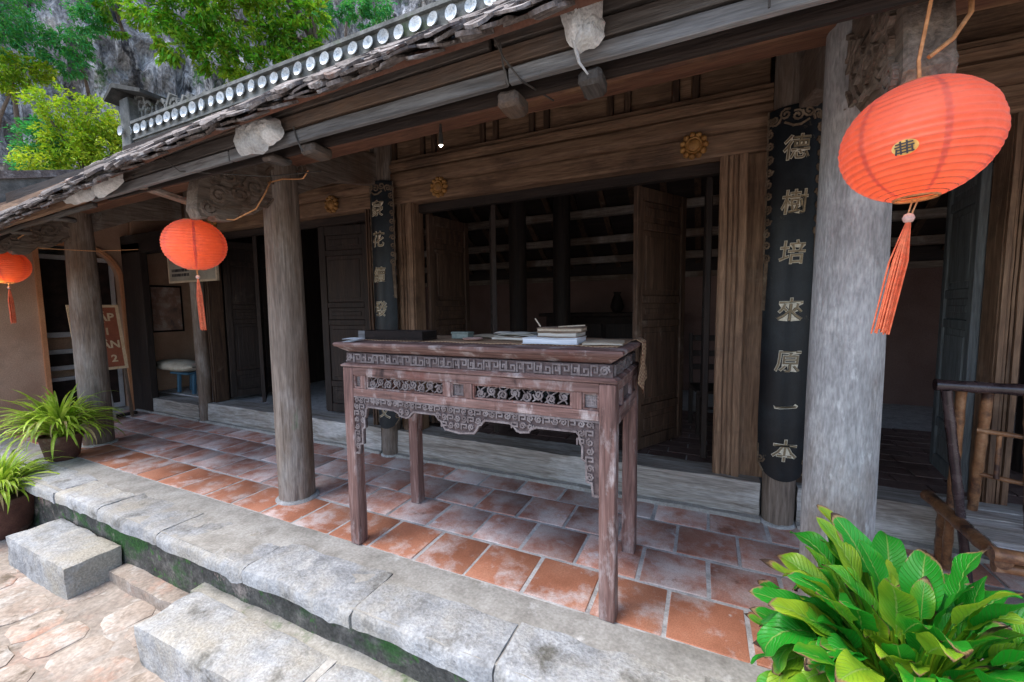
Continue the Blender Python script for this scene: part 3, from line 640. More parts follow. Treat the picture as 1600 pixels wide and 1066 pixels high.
MB().box(-3.75, 4.5, 1.47, 1.485, 2.27, 2.50).build('fascia_shade_backing', wood('dark', 'x'), H)  # added dark board behind the planks, so the open joints look shaded
for x0, x1 in ((-3.75, -2.25), (-2.24, -.66), (-.65, 1.4), (1.41, 4.5)):
    fascia_plank(x0, x1, 0, .052, 1.382, WF2, .004)
for x0, x1 in ((-3.75, -2.1), (-2.09, -.38), (-.37, 1.8), (1.81, 4.5)):
    fascia_plank(x0, x1, .062, .120, 1.376, WF, .003)
for x0, x1 in ((-3.75, -2.6), (-2.59, -.72), (-.70, 1.1), (1.11, 4.5)):
    fascia_plank(x0, x1, .131, .215, 1.370, WF, .008)
fascia_plank(-8.1, -3.76, -.01, .15, 1.335, wood('lintel', 'x'), .01, .03); fascia_plank(-8.1, -3.74, -.03, -.004, 1.385, WF)
for x, hh in ((-1.70, .07), (-.67, .085), (-.37, .075), (.75, .07), (-1.98, .05), (-4.4, .05), (-5.2, .05)):
    mb = MB().box(x - .042, x + .042, 1.40, 1.52, fz(x) - hh * .75, fz(x) - .004, (2, 2, 2)).rough(.009, 12, x); mb.build('rafter_end', wood('fascia', 'y'), H, bevel=.012, smooth=40)
def mortar(x, z, w_, h, y, seed):
    n = 26; rings = 5; vs = [(x, y - .045, z)]; fs = []
    for r0 in range(1, rings + 1):
        for k in range(n):
            a = 2 * math.pi * k / n; q = r0 / rings; e = 1 + .38 * noise.noise(Vector((math.cos(a) * 1.7, math.sin(a) * 1.7, seed * 3.3)))
            hgt = .045 * (1 - q ** 3) + .012 * noise.noise(Vector((q * 4, a * 2, seed))) * (1 if r0 < rings else 0)
            vs.append((x + w_ * q * e * math.cos(a), y - hgt, z + h * q * e * math.sin(a)))
    for k in range(n): fs.append((0, 1 + (k + 1) % n, 1 + k))
    for r0 in range(rings - 1):
        for k in range(n):
            a = 1 + r0 * n + k; b = 1 + r0 * n + (k + 1) % n; fs.append((a, b, b + n, a + n))
    MB().add(vs, fs).build('mortar_patch', M_mortar, H, smooth=60, fix=True)
mortar(-2.0, 2.34, .16, .09, 1.352, 1); mortar(-1.87, 2.34, .10, .06, 1.350, 5); mortar(-.375, 2.405, .066, .085, 1.345, 2); mortar(-.36, 2.355, .06, .055, 1.35, 8)
mortar(-3.40, 2.32, .24, .085, 1.33, 3); mortar(-3.75, 2.30, .24, .08, 1.33, 4); mortar(-4.9, 2.24, .3, .03, 1.35, 6)
MB().tube([(-.40, 1.33, 2.36), (-.395, 1.335, 2.32), (-.385, 1.345, 2.27), (-.36, 1.36, 2.235)], [.012, .008, .005, .003], 6).build('mortar_drip', M_mortar, H, smooth=60)
for pts in ([(-.71, 1.33, 2.50), (-.68, 1.335, 2.42), (-.65, 1.345, 2.35), (-.60, 1.38, 2.28), (-.56, 1.6, 2.30)], [(-.66, 1.34, 2.40), (-.655, 1.35, 2.33), (-.645, 1.37, 2.27)],
            [(-1.74, 1.37, 2.34), (-1.73, 1.375, 2.29), (-1.70, 1.38, 2.225)], [(-2.85, 1.34, 2.44), (-2.75, 1.345, 2.34), (-2.65, 1.36, 2.27), (-2.4, 1.7, 2.3), (-2.3, 2.0, 2.4)],
            [(.13, 1.36, 2.38), (.132, 1.365, 2.29)]):
    MB().tube(pts, .0035, 5).build('wire', M_wire, H, smooth=60)
MB().bar((-3.28, 1.45, 2.30), (-3.12, 1.9, 2.18), .09, .03).build('strut', wood('column', 'y'), H, bevel=.004)

# tiles: nearest courses one by one, the rest as one part
def tile_mesh(q):
    random.seed(q * 13 + 1); mb = MB(); w_ = .056; Lh = .17
    prof = [(-w_, Lh), (-w_, .05), (-w_ * .72, .014), (-w_ * .3, 0), (w_ * .3, 0), (w_ * .72, .014), (w_, .05), (w_, Lh)]
    prof = [(u + random.uniform(-.006, .006), v * .8 + random.uniform(-.008, .012)) for u, v in prof]
    mb.prism(prof, lambda u, v, d: (u, v, d + .006 * math.sin(u * 40 + q) * .5 + .006 * (abs(u) / w_) ** 2), 0, .008 + .003 * (q % 3))
    return mb
tprotos = [tile_mesh(q) for q in range(6)]; tmeshes = []
for t_ in tprotos:
    me = t_.mesh('roof_tile'); me.materials.append(M_roof); tmeshes.append(me)
random.seed(5); count = 0; rest = MB()
for cI in range(46):
    s = -.01 + .0605 * cI
    nx = 116
    for i in range(nx):
        x = -8.15 + i * .110 + (cI % 2) * .055 + random.uniform(-.014, .014)
        if random.random() < .03 and cI > 1: continue
        edge = cI < 2
        ds = random.uniform(-.05, .03) if edge else random.uniform(-.02, .02)
        p = roofpt(x, s + ds, -.03 + random.uniform(-.008, .012) + (.012 if cI == 1 else 0))
        tl = .06 + random.uniform(-.06, .07); rl = random.uniform(-.08, .08); yw = random.uniform(-.10, .10)
        q = random.randrange(6)
        loc_sl = math.atan2(roofpt(x, s + .1).z - roofpt(x, s).z, roofpt(x, s + .1).y - roofpt(x, s).y)
        rot = (loc_sl - tl, rl, yw)
        if count < 298 and cI < 6 and x < -.1:
            put('roof_tile', tmeshes[q], None, roof, p, rot); count += 1
        else:
            mt = Matrix.Translation(p) @ (Matrix.Rotation(yw, 4, 'Z') @ Matrix.Rotation(rl, 4, 'Y') @ Matrix.Rotation(rot[0], 4, 'X'))
            rest.add([mt @ Vector(v) for v in tprotos[q].v], tprotos[q].f)
# broken second layer along the eave edge, so that the edge reads thick and ragged
for i in range(230):
    x = -8.1 + (i % 115) * .11 + random.uniform(-.05, .05)
    p = roofpt(x, random.uniform(-.04, .05), -.045 - .011 * (i // 115) + random.uniform(-.006, .006)); q = random.randrange(6)
    mt = Matrix.Translation(p) @ (Matrix.Rotation(random.uniform(-.2, .2), 4, 'Z') @ Matrix.Rotation(SANG - .1, 4, 'X'))
    rest.add([mt @ Vector(v) for v in tprotos[q].v], tprotos[q].f)
rest.build('roof_tile_courses', M_roof, roof, kind='stuff')
# ridge with ceramic plates
def ridge():
    mb = MB().box(-8.12, 4.6, 3.47, 3.72, 4.02, 4.30, (70, 1, 2)).rough(.012, 3)
    mb.box(-8.16, 4.6, 3.43, 3.76, 4.305, 4.345, (70, 1, 1)).box(-8.1, 4.6, 3.445, 3.75, 4.075, 4.10, (70, 1, 1))
    rd = mb.build('ridge', M_ridge, H, smooth=40)
    pl = MB().lathe([(.001, -.006), (.025, -.006), (.032, -.014), (.054, -.026), (.070, -.038), (.071, -.034), (.058, -.016), (.04, 0)], (0, 0, 0), 22)
    pl.v = [(a, c, b) for a, b, c in pl.v]; me = pl.mesh('plate', 50); me.materials.append(M_plate)
    bm = bmesh.new(); bm.from_mesh(me); bmesh.ops.recalc_face_normals(bm, faces=bm.faces); bm.to_mesh(me); bm.free()
    x = -7.92; 
    while x < 4.5:
        pk = random.uniform(.9, 1.07); put('plate', me, None, rd, (x, 3.462, 4.205 + random.uniform(-.008, .008)), (random.uniform(-.12, .12), random.uniform(0, 6), random.uniform(-.12, .12)), scale=(pk, pk, pk)); x += .205 + random.uniform(-.007, .007)
    # end post with a little tiled cap, scroll work behind it
    po = MB().box(-8.14, -7.88, 3.42, 3.74, 3.9, 4.70, (2, 2, 6)).rough(.012, 4).build('ridge_post', M_ridge, H, smooth=40, bevel=.01)
    c = MB()
    ya, yb = 3.30, 3.86
    c.prism([(-8.30, 4.70), (-8.02, 4.87), (-7.25, 4.62), (-7.27, 4.575), (-8.01, 4.80), (-8.27, 4.66)], XZ(0, 1), ya, yb)
    c.build('cap', M_capdark, po, fix=True)
    put('plate', me, None, po, (-8.05, 3.405, 4.22), (0, 0, 0))
    s_ = MB(); fn = XZ(3.60)
    for (cx, cz, r, tn, a0, dr) in ((-7.80, 4.62, .15, 1.2, 2.6, -1), (-7.62, 4.48, .17, 1.3, 3.4, -1), (-7.30, 4.46, .16, 1.25, 4.6, 1), (-6.95, 4.42, .11, 1.2, 0, 1), (-6.55, 4.40, .08, 1.2, 2, -1)):
        s_.strip(spiral(cx, cz, r, tn, a0, dr, 18), .045, fn, -.05, .06)
    s_.strip([(-7.95, 4.75), (-7.88, 4.5), (-7.86, 4.36)], .04, fn, -.05, .055)
    for a, b in (((-7.9, 4.36), (-6.3, 4.355)), ((-7.2, 4.38), (-7.05, 4.60)), ((-6.8, 4.38), (-6.72, 4.5)), ((-6.4, 4.38), (-6.2, 4.45))): s_.strip([a, b], .045, fn, -.05, .05)
    s_.build('scroll', M_ridge, rd, fix=True, kind='stuff')
ridge()
# rear slope, gables, inside
def rear():
    pitch = math.atan2(4.1 - 1.75, 7.2 - 3.6)
    f = lambda t, h=0: (3.6 + 3.6 * t + h * math.sin(pitch), 4.1 - 2.35 * t + h * math.cos(pitch))
    a0, b0 = f(0), f(1); a1, b1 = f(0, -.05), f(1, -.05)
    mb = MB().prism([a0, b0, b1, a1], lambda u, v, d: (d, u, v), -8.1, 4.6); mb.build('rear_roof', wood('dark', 'x'), H, fix=True)
    for i in range(34):
        x = -7.9 + i * .37; p, q = f(.02, -.075), f(.93, -.075)
        MB().bar((x, *p), (x, *q), .07, .045).build('rafter', wood('brown', 'y'), H)
    for k, t in enumerate((.3, .42, .54, .66, .76, .86, .93)):
        y, z = f(t, -.15); MB().box(-7.95, 4.5, y - .05, y + .05, z - .05, z + .05).build('purlin', wood('column', 'x'), H, bevel=.012)
rear()
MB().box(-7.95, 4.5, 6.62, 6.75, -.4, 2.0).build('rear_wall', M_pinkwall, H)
MB().box(-7.95, 4.5, 6.5, 6.62, 1.98, 2.15).build('wall_plate', wood('dark', 'x'), H, bevel=.01)
gp = [(3.36, 0), (6.75, 0), (6.75, 2.05), (3.6, 4.02), (3.36, 3.9)]
MB().prism(gp, lambda u, v, d: (d, u, v), -8.1, -7.952).build('gable_wall', M_plaster, H, fix=True)
MB().prism(gp, lambda u, v, d: (d, u, v), 4.502, 4.65).build('gable_wall', M_plaster, H, fix=True)
fi = MB().box(-7.94, 4.49, 3.53, 6.615, -.4, .235).build('inner_floor', M_grout, H)
bm_ = MB().box(-.145, .145, -.072, .072, -.014, .0); bme = bm_.mesh('floor_brick'); bme.materials.append(M_brick)
nb = 0
for r0 in range(11):
    for c0 in range(28):
        x = -3.6 + c0 * .302 + (r0 % 2) * .15; y = 3.62 + r0 * .156
        vis = (-2.7 < x < .3 + (y - 3.5) * .1) or (x > .7)
        if vis and nb < 296 and x < 3.8: put('floor_brick', bme, None, fi, (x, y, .250 + random.uniform(-.002, .002)), (0, 0, random.uniform(-.01, .01))); nb += 1
# inside partitions and the dark corner panel of the left bay
MB().box(-7.94, -7.42, 3.21, 3.30, .0, 2.5).build('wall_board', wood('dark', 'z'), H, bevel=.004)
MB().box(-7.94, -6.26, 3.21, 3.40, 2.36, 2.62).build('lintel', wood('dark', 'x'), H, bevel=.006)
MB().box(-6.2, -6.14, 3.4, 6.6, .25, 2.9).build('partition', wood('dark', 'z'), H)

# ------------------------------------------------------------------ side building at the left end
sb = thing('side_building', 'beige plastered end wall with an arched doorway at the far left of the veranda', 'building', (-8.3, 2.3, 0))
arch = [(2.34, 0), (2.34, 2.42)] + [(2.775 + .435 * math.cos(math.pi - math.pi * k / 16), 1.95 + .50 * math.sin(math.pi * k / 16)) for k in range(8, 16)] + [(3.21, 1.95), (3.21, 0)]
outer = [(-.6, 0), (-.6, 2.75), (3.35, 2.75), (3.35, 0)]
poly = [(-.6, -.5), (2.34, -.5)] + arch + [(3.21, -.5), (3.35, -.5), (3.35, 3.0), (2.3, 3.0), (1.2, 2.35), (-.6, 2.35)]
MB().prism(poly, lambda u, v, d: (d, u, v), -8.35, -8.0).build('wall', M_plaster, sb, fix=True)
tr = MB(); 
for (a, b) in zip(arch, arch[1:]): tr.bar((-7.985, a[0], a[1]), (-7.985, b[0], b[1]), .045, .05, (1, 0, 0))
tr.build('arch_trim', M_orange_trim, sb)
MB().box(-8.30, -8.06, 2.2, 3.3, -.02, .04).build('threshold', M_cement, sb)
dr = MB(); fx = lambda u, v, d: (-8.18 + d, u, v)
for (u0, u1, v0, v1) in ((2.36, 2.42, .05, 2.3), (2.70, 2.76, .05, 2.3), (2.80, 2.86, .05, 2.3), (3.14, 3.19, .05, 2.2), (2.42, 2.70, 2.24, 2.3), (2.42, 2.70, 1.16, 1.23), (2.42, 2.70, .93, .99), (2.42, 2.70, .70, .76), (2.42, 2.70, .55, .60), (2.86, 3.14, 2.24, 2.3), (2.86, 3.14, 1.16, 1.23), (2.86, 3.14, .70, .76), (2.42, 2.70, .05, .12), (2.86, 3.14, .05, .12)):
    dr.box(-8.20, -8.16, u0, u1, v0, v1)
dr.build('door_frame', M_metalgrey, sb)
for (u0, u1, v0, v1) in ((2.421, 2.699, 1.231, 2.239), (2.861, 3.139, 1.231, 2.239), (2.421, 2.699, .761, .929), (2.421, 2.699, .121, .549), (2.861, 3.139, .121, .699), (2.861, 3.139, .761, 1.159)):
    MB().box(-8.185, -8.175, u0, u1, v0, v1).build('door_panel', M_blackwood, sb)
MB().box(-11, -8.36, -.6, 3.35, -.5, 2.30).build('rear_block', M_plaster, sb)
MB().prism([(-.9, 2.30), (3.4, 3.62), (3.4, 3.72), (-.9, 2.40)], lambda u, v, d: (d, u, v), -11.2, -8.37).build('roof', M_roof, sb, fix=True)
MB().prism([(1.2, 2.3), (3.35, 2.3), (3.35, 3.5), (2.9, 3.52), (1.2, 2.95)], lambda u, v, d: (d, u, v), -8.9, -8.40).build('gable', M_ridge, sb, fix=True)

# ------------------------------------------------------------------ couplet boards
def couplet(label, x, z0, z1, chars, group='pair of couplet boards'):
    Rb = .17; hw = 1.0                                    # curved board: arc of +-hw rad round the column
    yc = 3.27; y_f = yc - .125                            # front of the board
    cen = y_f + Rb
    t = thing('couplet_board', label, 'board', (x, y_f, z0), group)
    mb = MB(); n = 14; nz = 22; vs = []; fs = []
    def pt(a, z, r): return (x + r * math.sin(a), cen - r * math.cos(a), z)
    for lay, r in ((0, Rb), (1, Rb - .02)):
        for j in range(nz + 1):
            z = z0 + (z1 - z0) * j / nz
            for i in range(n + 1):
                a = -hw + 2 * hw * i / n
                zz = z
                if j == 0: zz = z0 + .10 * abs(a / hw) ** 2.2
                vs.append(pt(a * (1 + .05 * noise.noise(Vector((z * 3, x, 0))) * (1 if i in (0, n) else 0)), zz, r))
    k = n + 1; o = (nz + 1) * k
    for j in range(nz):
        for i in range(n):
            a = j * k + i; fs += [(a, a + 1, a + k + 1, a + k), (o + a, o + a + k, o + a + k + 1, o + a + 1)]
        a = j * k; fs += [(a, a + k, o + a + k, o + a), (a + n, o + a + n, o + a + n + k, a + n + k)]
    for i in range(n): fs += [(i, o + i, o + i + 1, i + 1)]; a = nz * k + i; fs += [(a, a + 1, o + a + 1, o + a)]
    mb.add(vs, fs).build('panel', M_lacquer, t, smooth=40)
    fn = lambda u, v, d: (x + (Rb + d) * math.sin(u / Rb), cen - (Rb + d) * math.cos(u / Rb), v)
    bd = MB(); U = hw * Rb
    for sg in (-1, 1):                                    # carved scroll border: the top and the upper sides, a scrap at the foot
        zlow = z1 - (.95 if sg < 0 else .80)
        z = z1 - .03; kk = 0
        while z > zlow:
            bd.strip([(a, b) for a, b in spiral(sg * (U - .022), z - .035, .027, 1.3, 1.57 * kk, 1 if kk % 2 else -1, 10)], .009, fn, 0, .008); z -= .078; kk += 1
        bd.strip([(sg * (U - .004), z1), (sg * (U - .004), zlow)], .008, fn, 0, .007)
        bd.strip([(sg * (U - .022), zlow), (sg * (U - .018), zlow - .12), (sg * (U - .010), zlow - .30)], .026, fn, 0, .005)
        bd.strip(spiral(sg * (U - .03), z0 + .13, .03, 1.3, 0, sg, 10), .009, fn, 0, .007); bd.strip([(sg * (U - .008), z0 + .22), (sg * (U - .016), z0 + .1), (sg * (U - .05), z0 + .05)], .010, fn, 0, .006)
    for k2 in range(5): bd.strip(spiral(-U + .05 + k2 * (2 * U - .1) / 4, z1 - .05 - .02 * (k2 % 2 == 0), .034, 1.3, k2, 1 if k2 % 2 else -1, 12), .010, fn, 0, .008)
    bd.strip([(-U, z1 - .006), (U, z1 - .006)], .010, fn, 0, .007); bd.strip([(-.06, z1 - .10), (-.02, z1 - .125), (.02, z1 - .125), (.06, z1 - .10)], .012, fn, 0, .008)
    bd.build('carved_border', M_border, t, fix=True, kind='stuff')
    for ch, z in chars:
        if ch == '一':
            st_ = [(-.066, z - .004), (-.058, z - .012), (-.03, z - .010), (.0, z - .004), (.04, z + .002), (.052, z + .014), (.068, z + .002), (.060, z - .012), (.02, z - .018), (-.03, z - .026), (-.06, z - .026)]
            mb1 = MB().prism(st_, fn, .001, .006); mb1.build('character', M_giltline, t, fix=True)
            MB().prism([(u * .9, z - .008 + (v - z + .008) * .55) for u, v in st_], fn, .0062, .008).build('character', M_giltfill, t, fix=True); continue
        g = lambda a, b, c, z=z: fn(a * .92, z + b, .0025 + (c + .003) * .6)
        put('character', text_mesh(ch, .155, .003, .0036, g, 'character', .08), M_giltline, t)
        g2 = lambda a, b, c, z=z: fn(a * .92, z + b, .0075 + (c + .002) * .5)
        put('character', text_mesh(ch, .155, .002, .0002, g2, 'character', .08), M_giltfill, t)
couplet('black curved couplet board behind the right grey column, reading down from a gilt 德', .475, .33, 2.72, [('德', 2.45), ('樹', 2.12), ('培', 1.81), ('來', 1.45), ('原', 1.12), ('一', .84), ('本', .53)])
couplet('black curved couplet board left of the main doorway, partly hidden by the altar table', -2.90, .30, 2.72, [('豪', 2.45), ('花', 2.16), ('續', 1.82), ('發', 1.49), ('文', .47)])

# ------------------------------------------------------------------ altar table
def altar():
    xa, xb, ya, yb = -2.045, -.362, 1.865, 2.545
    t = thing('altar_table', 'tall carved dark red wooden altar table standing on the veranda tiles', 'table', ((xa + xb) / 2, (ya + yb) / 2, 0))
    lw = .078; WZ = wood('table', 'z'); WX = wood('table', 'x'); WY = wood('table', 'y')
    for x in (xa, xb - lw):
        for y in (ya, yb - lw):
            MB().box(x, x + lw, y, y + lw, 0, 1.145, (1, 1, 16)).rough(.003, 4, x + y).build('leg', WZ, t, bevel=.006, smooth=40)
    # top slab with moulded edge (lofted rectangles)
    prof = [(0.045, 1.232), (0.028, 1.238), (.012, 1.25), (-.008, 1.262), (-.012, 1.268), (-.030, 1.276), (-.036, 1.288), (-.030, 1.298), (-.02, 1.30)]
    mb = MB(); vs = []
    for d, z in prof: vs += [(xa + d, ya + d, z), (xb - d, ya + d, z), (xb - d, yb - d, z), (xa + d, yb - d, z)]
    fs = []
    for i in range(len(prof) - 1):
        for k in range(4): fs.append((i * 4 + k, i * 4 + (k + 1) % 4, i * 4 + 4 + (k + 1) % 4, i * 4 + 4 + k))
    fs += [(3, 2, 1, 0), tuple(range(len(vs) - 4, len(vs)))]
    mb.add(vs, fs).build('top', WX, t)
    # neck with meander frieze
    nk = MB().box(xa + .02, xb - .02, ya + .02, yb - .02, 1.172, 1.2315).build('neck', M_carvebed, t)
    fr = MB()
    def meander(u0, u1, v0, v1, fn, unit=.093, wd=.0085):
        n = max(1, round((u1 - u0) / unit)); st_ = (u1 - u0) / n; h = v1 - v0
        for i in range(n):
            u = u0 + i * st_; fl = i % 2
            pts = [(.04, .0), (.04, 1), (.52, 1), (.52, .36), (.30, .36), (.30, .66)]
            pts2 = [(.66, 1), (.66, 0), (.96, 0), (.96, .68), (.82, .68), (.82, .36)]
            for pp in (pts, pts2): fr.strip([(u + (a if not fl else a) * st_, v0 + (b if not fl else 1 - b) * h) for a, b in pp], wd, fn, 0, .009)
    meander(xa + .085, xb - .085, 1.180, 1.224, XZ(ya + .02)); meander(ya + .05, yb - .05, 1.180, 1.224, YZ(xb - .02)); meander(ya + .05, yb - .05, 1.180, 1.224, YZ(xa + .02, -1))
    for u in (xa + .05, xb - .055): fr.strip(spiral(u, 1.202, .024, 1.4, 0, 1, 12), .009, XZ(ya + .02), 0, .010); fr.strip([(u - .024, 1.182), (u + .02, 1.224)], .008, XZ(ya + .02), 0, .008)
    fr.build('meander', M_carve, nk, fix=True, kind='stuff')
    # ledge
    mb = MB(); vs = []; fs = []
    pf = [(.006, 1.146), (-.006, 1.150), (-.008, 1.158), (.008, 1.168), (.022, 1.1715)]
    for d, z in pf: vs += [(xa + d, ya + d, z), (xb - d, ya + d, z), (xb - d, yb - d, z), (xa + d, yb - d, z)]
    for i in range(len(pf) - 1):
        for k in range(4): fs.append((i * 4 + k, i * 4 + (k + 1) % 4, i * 4 + 4 + (k + 1) % 4, i * 4 + 4 + k))
    fs += [(3, 2, 1, 0), tuple(range(len(vs) - 4, len(vs)))]; mb.add(vs, fs).build('ledge', WX, t)
    # apron rails and panels, front
    x0, x1 = xa + lw + .001, xb - lw - .001
    for y, nm in ((ya + .004, 'f'), (yb - .05, 'b')):
        MB().box(x0, x1, y, y + .045, 1.098, 1.145).build('rail', WX, t, bevel=.003); MB().box(x0, x1, y, y + .045, .968, 1.015).build('rail', WX, t, bevel=.003)
    divs = [(-1.905, -1.865), (-1.300, -1.255), (-1.165, -1.120), (-.572, -.522)]
    for a, b in divs: MB().box(a, b, ya + .006, ya + .045, 1.0155, 1.0975).build('stile', WZ, t, bevel=.003)
    ed = [x0] + [q for d in divs for q in d] + [x1]
    for i in range(0, len(ed), 2):
        a, b = ed[i] + .001, ed[i + 1] - .001
        p = MB()
        for q in ((a, b, 1.016, 1.024), (a, b, 1.089, 1.097), (a, a + .009, 1.0245, 1.0885), (b - .009, b, 1.0245, 1.0885)): p.box(q[0], q[1], ya + .014, ya + .036, q[2], q[3])
        po = p.build('panel_frame', WX, t)
        c = MB(); fn = XZ(ya + .034)
        if b - a > .2:
            n = int((b - a) / .062)
            for k in range(n):
                u = a + .01 + (b - a - .02) * (k + .5) / n
                c.strip(spiral(u, 1.056 + (.008 if k % 2 else -.008), .027, 1.35, k * 1.9, 1 if k % 2 else -1, 12), .0085, fn, 0, .009 + .001 * (k % 3))
                c.strip([(u - .03, 1.03), (u - .008, 1.045), (u + .006, 1.07), (u + .03, 1.086)], .007, fn, 0, .008); c.strip([(u - .02, 1.083), (u + .015, 1.032)], .006, fn, 0, .007)
        else:
            c.box(a + .0095, b - .0095, ya + .030, ya + .035, 1.025, 1.088)
            u = (a + b) / 2; hw = min(.026, (b - a) / 2 - .014)
            for k in range(4): c.strip([(u - hw, 1.036 + .013 * k), (u + hw, 1.036 + .013 * k)], .0055, fn, 0, .007)
            for k in (-1, 0, 1): c.strip([(u + k * hw * .8, 1.034), (u + k * hw * .8, 1.078)], .0055, fn, 0, .008)
        c.build('fretwork', M_carve, po, fix=True, kind='stuff')
    # right and left sides
    for xs_, sg in ((xb, 1), (xa, -1)):
        q0, q1 = (xs_ - .05, xs_ - .004) if sg > 0 else (xs_ + .004, xs_ + .05)
        MB().box(q0, q1, ya + lw + .001, yb - lw - .001, 1.098, 1.145).build('rail', WY, t, bevel=.003); MB().box(q0, q1, ya + lw + .001, yb - lw - .001, .968, 1.015).build('rail', WY, t, bevel=.003)
        for yy in (2.06, 2.34): MB().box(q0 + .002, q1 - .002, yy - .02, yy + .02, 1.0155, 1.0975).build('stile', WZ, t)
        MB().box((q0 + q1) / 2 - .004, (q0 + q1) / 2 + .004, ya + lw + .002, yb - lw - .002, 1.016, 1.097).build('side_panel', M_carvebed, t)
        MB().box(q0 + .01, q1 - .01, ya + lw + .001, yb - lw - .001, .925, .9675).build('skirt', WY, t)
    # scalloped skirt, carved in open relief
    X0, X1 = x0, x1; Wd = X1 - X0
    prof = [(0, .60), (.018, .60), (.022, .66), (.038, .665), (.040, .76), (.052, .77), (.052, .83), (.058, .845), (.062, .885), (.072, .90), (.205, .897), (.225, .885), (.232, .868), (.262, .862), (.275, .868), (.288, .89), (.300, .902), (.395, .902), (.405, .89), (.412, .875), (.422, .87), (.43, .845), (.440, .825), (.5, .815)]
    full = prof + [(1 - u, v) for u, v in prof[::-1][1:]]
    poly = [(X0 + u * Wd, v) for u, v in full] + [(X1, .9675), (X0, .9675)]
    # triangulated plate built from columns so that the concave outline stays clean
    sk = MB(); pts = [(X0 + u * Wd, v) for u, v in full]
    yf, yk = ya + .016, ya + .034
    for (u0, v0), (u1, v1) in zip(pts, pts[1:]):
        if u1 - u0 < 1e-6: continue
        sk.add([(u0, yf, v0), (u1, yf, v1), (u1, yf, .9675), (u0, yf, .9675), (u0, yk, v0), (u1, yk, v1), (u1, yk, .9675), (u0, yk, .9675)], [(0, 1, 2, 3), (7, 6, 5, 4), (0, 4, 5, 1)])
    so_ = sk.build('skirt', M_carvebed, t)
    c = MB(); fn = XZ(yf)
    c.strip([(u, v + .006) for u, v in pts], .010, fn, 0, .010)
    c.strip([(X0, .962), (X1, .962)], .010, fn, 0, .008)
    def inside(u):
        for (u0, v0), (u1, v1) in zip(pts, pts[1:]):
            if u0 <= u <= u1: return v0 + (v1 - v0) * (u - u0) / max(1e-6, u1 - u0)
        return .9
    random.seed(3); u = X0 + .02; k = 0
    while u < X1 - .01:
        lo = inside(u) + .016; z = .945; j = 0
        while z > lo:
            r0 = .0185
            if (k + j) % 3 == 2: c.strip([(u - .018, z - .014), (u - .018, z + .012), (u + .014, z + .012), (u + .014, z - .006), (u - .004, z - .006)], .0075, fn, 0, .0105)
            else: c.strip(spiral(u, z, r0, 1.3, random.uniform(0, 6), random.choice((-1, 1)), 9), .0072, fn, 0, .009 + .0015 * ((k + j) % 3))
            z -= .042; j += 1
        u += .043; k += 1
    c.build('carving', M_carve, so_, fix=True, kind='stuff')
altar()
TZ = 1.30
# things on the table
def book(name, label, cx, cy, z, lx, ly, h, rz, cover, page, group=None, cat='book'):
    t = thing(name, label, cat, (cx, cy, z), group); ang = rz
    def loc(x0, x1, y0, y1, z0, z1, nm, mtl, bev=.0015, rg=0):
        mb = MB().box(x0, x1, y0, y1, z0, z1, (6, 4, 1) if rg else (1, 1, 1))
        if rg: mb.rough(rg, 9, cx)
        me = mb.mesh(nm, 50 if rg else None); o = put(nm, me, mtl, t, (cx, cy, z), (0, 0, ang), bevel=bev); return o
    c = min(.004, h * .22)
    loc(-lx / 2, lx / 2, -ly / 2, ly / 2, 0, c, 'cover', cover, rg=.003); loc(-lx / 2 + .004, lx / 2 - .003, -ly / 2 + .004, ly / 2 - .004, c + .0005, h - c - .0005, 'pages', page, rg=.002)
    loc(-lx / 2, lx / 2, -ly / 2, ly / 2, h - c, h, 'cover', cover, rg=.003)
    return t
mt_ = MB(); mx = [(-2.02 + .0, 2.0), (-.40, 2.53)]
n = 40; vs = []; fs = []
def mat_pt(i, j, n, mj): 
    x = -2.0 + 1.62 * i / n; y = 2.0 + .53 * j / mj
    return (x, y - .01 * math.sin(i * .35), TZ + .004 + .0015 * math.sin(i * 1.3 + j))
for j in range(9):
    for i in range(n + 1): vs.append(mat_pt(i, j, n, 8))
for j in range(8):
    for i in range(n): a = j * (n + 1) + i; fs.append((a, a + 1, a + n + 2, a + n + 1))
mat_o = mt_.add(vs, fs)
# hanging corner of the mat over the right edge
hv = []; hf = []
for j in range(12):
    for i in range(7):
        y = 2.33 + .20 * i / 6; s_ = j / 11 * .36; edge = -.38
        x = edge + (s_ if s_ < .055 else .055 + .012 * math.sin(i * 1.6 + j * .4)); z = TZ + .004 + (.010 if .02 < s_ < .055 else 0) - max(0, s_ - .055) * (1 - .25 * abs(i - 3) / 3)
        hv.append((x, y + .004 * math.sin(j), z))
for j in range(11):
    for i in range(6): a = j * 7 + i; hf.append((a, a + 1, a + 8, a + 7))
mat_o.add(hv, hf)
mo_ = mat_o.build('table_mat', M_check, smooth=60); sol = mo_.modifiers.new('solid', 'SOLIDIFY'); sol.thickness = .003
tag(mo_, 'thin brown checked mat on the altar table, one corner hanging over its right edge', 'mat')
ZB = TZ + .0075
book('book', 'thick white book with a blue tinged edge on the altar table', -.735, 2.10, ZB, .30, .20, .032, .04, M_white_page, M_white_page)
book('book', 'old book with pale pages lying on the thick white book', -.70, 2.115, ZB + .033, .22, .16, .026, -.05, M_cover_brown, M_page)
book('book', 'topmost worn brown book of the stack on the altar table', -.70, 2.125, ZB + .060, .24, .17, .022, .10, M_cover_brown, M_cover_tan)
book('book', 'thin tan book lying at the right end of the altar table', -.475, 2.12, ZB, .20, .21, .012, .12, M_cover_tan, M_page)
book('book', 'brown book under loose sheets left of the white book', -1.02, 2.25, ZB, .26, .19, .022, -.1, M_cover_brown, M_page)
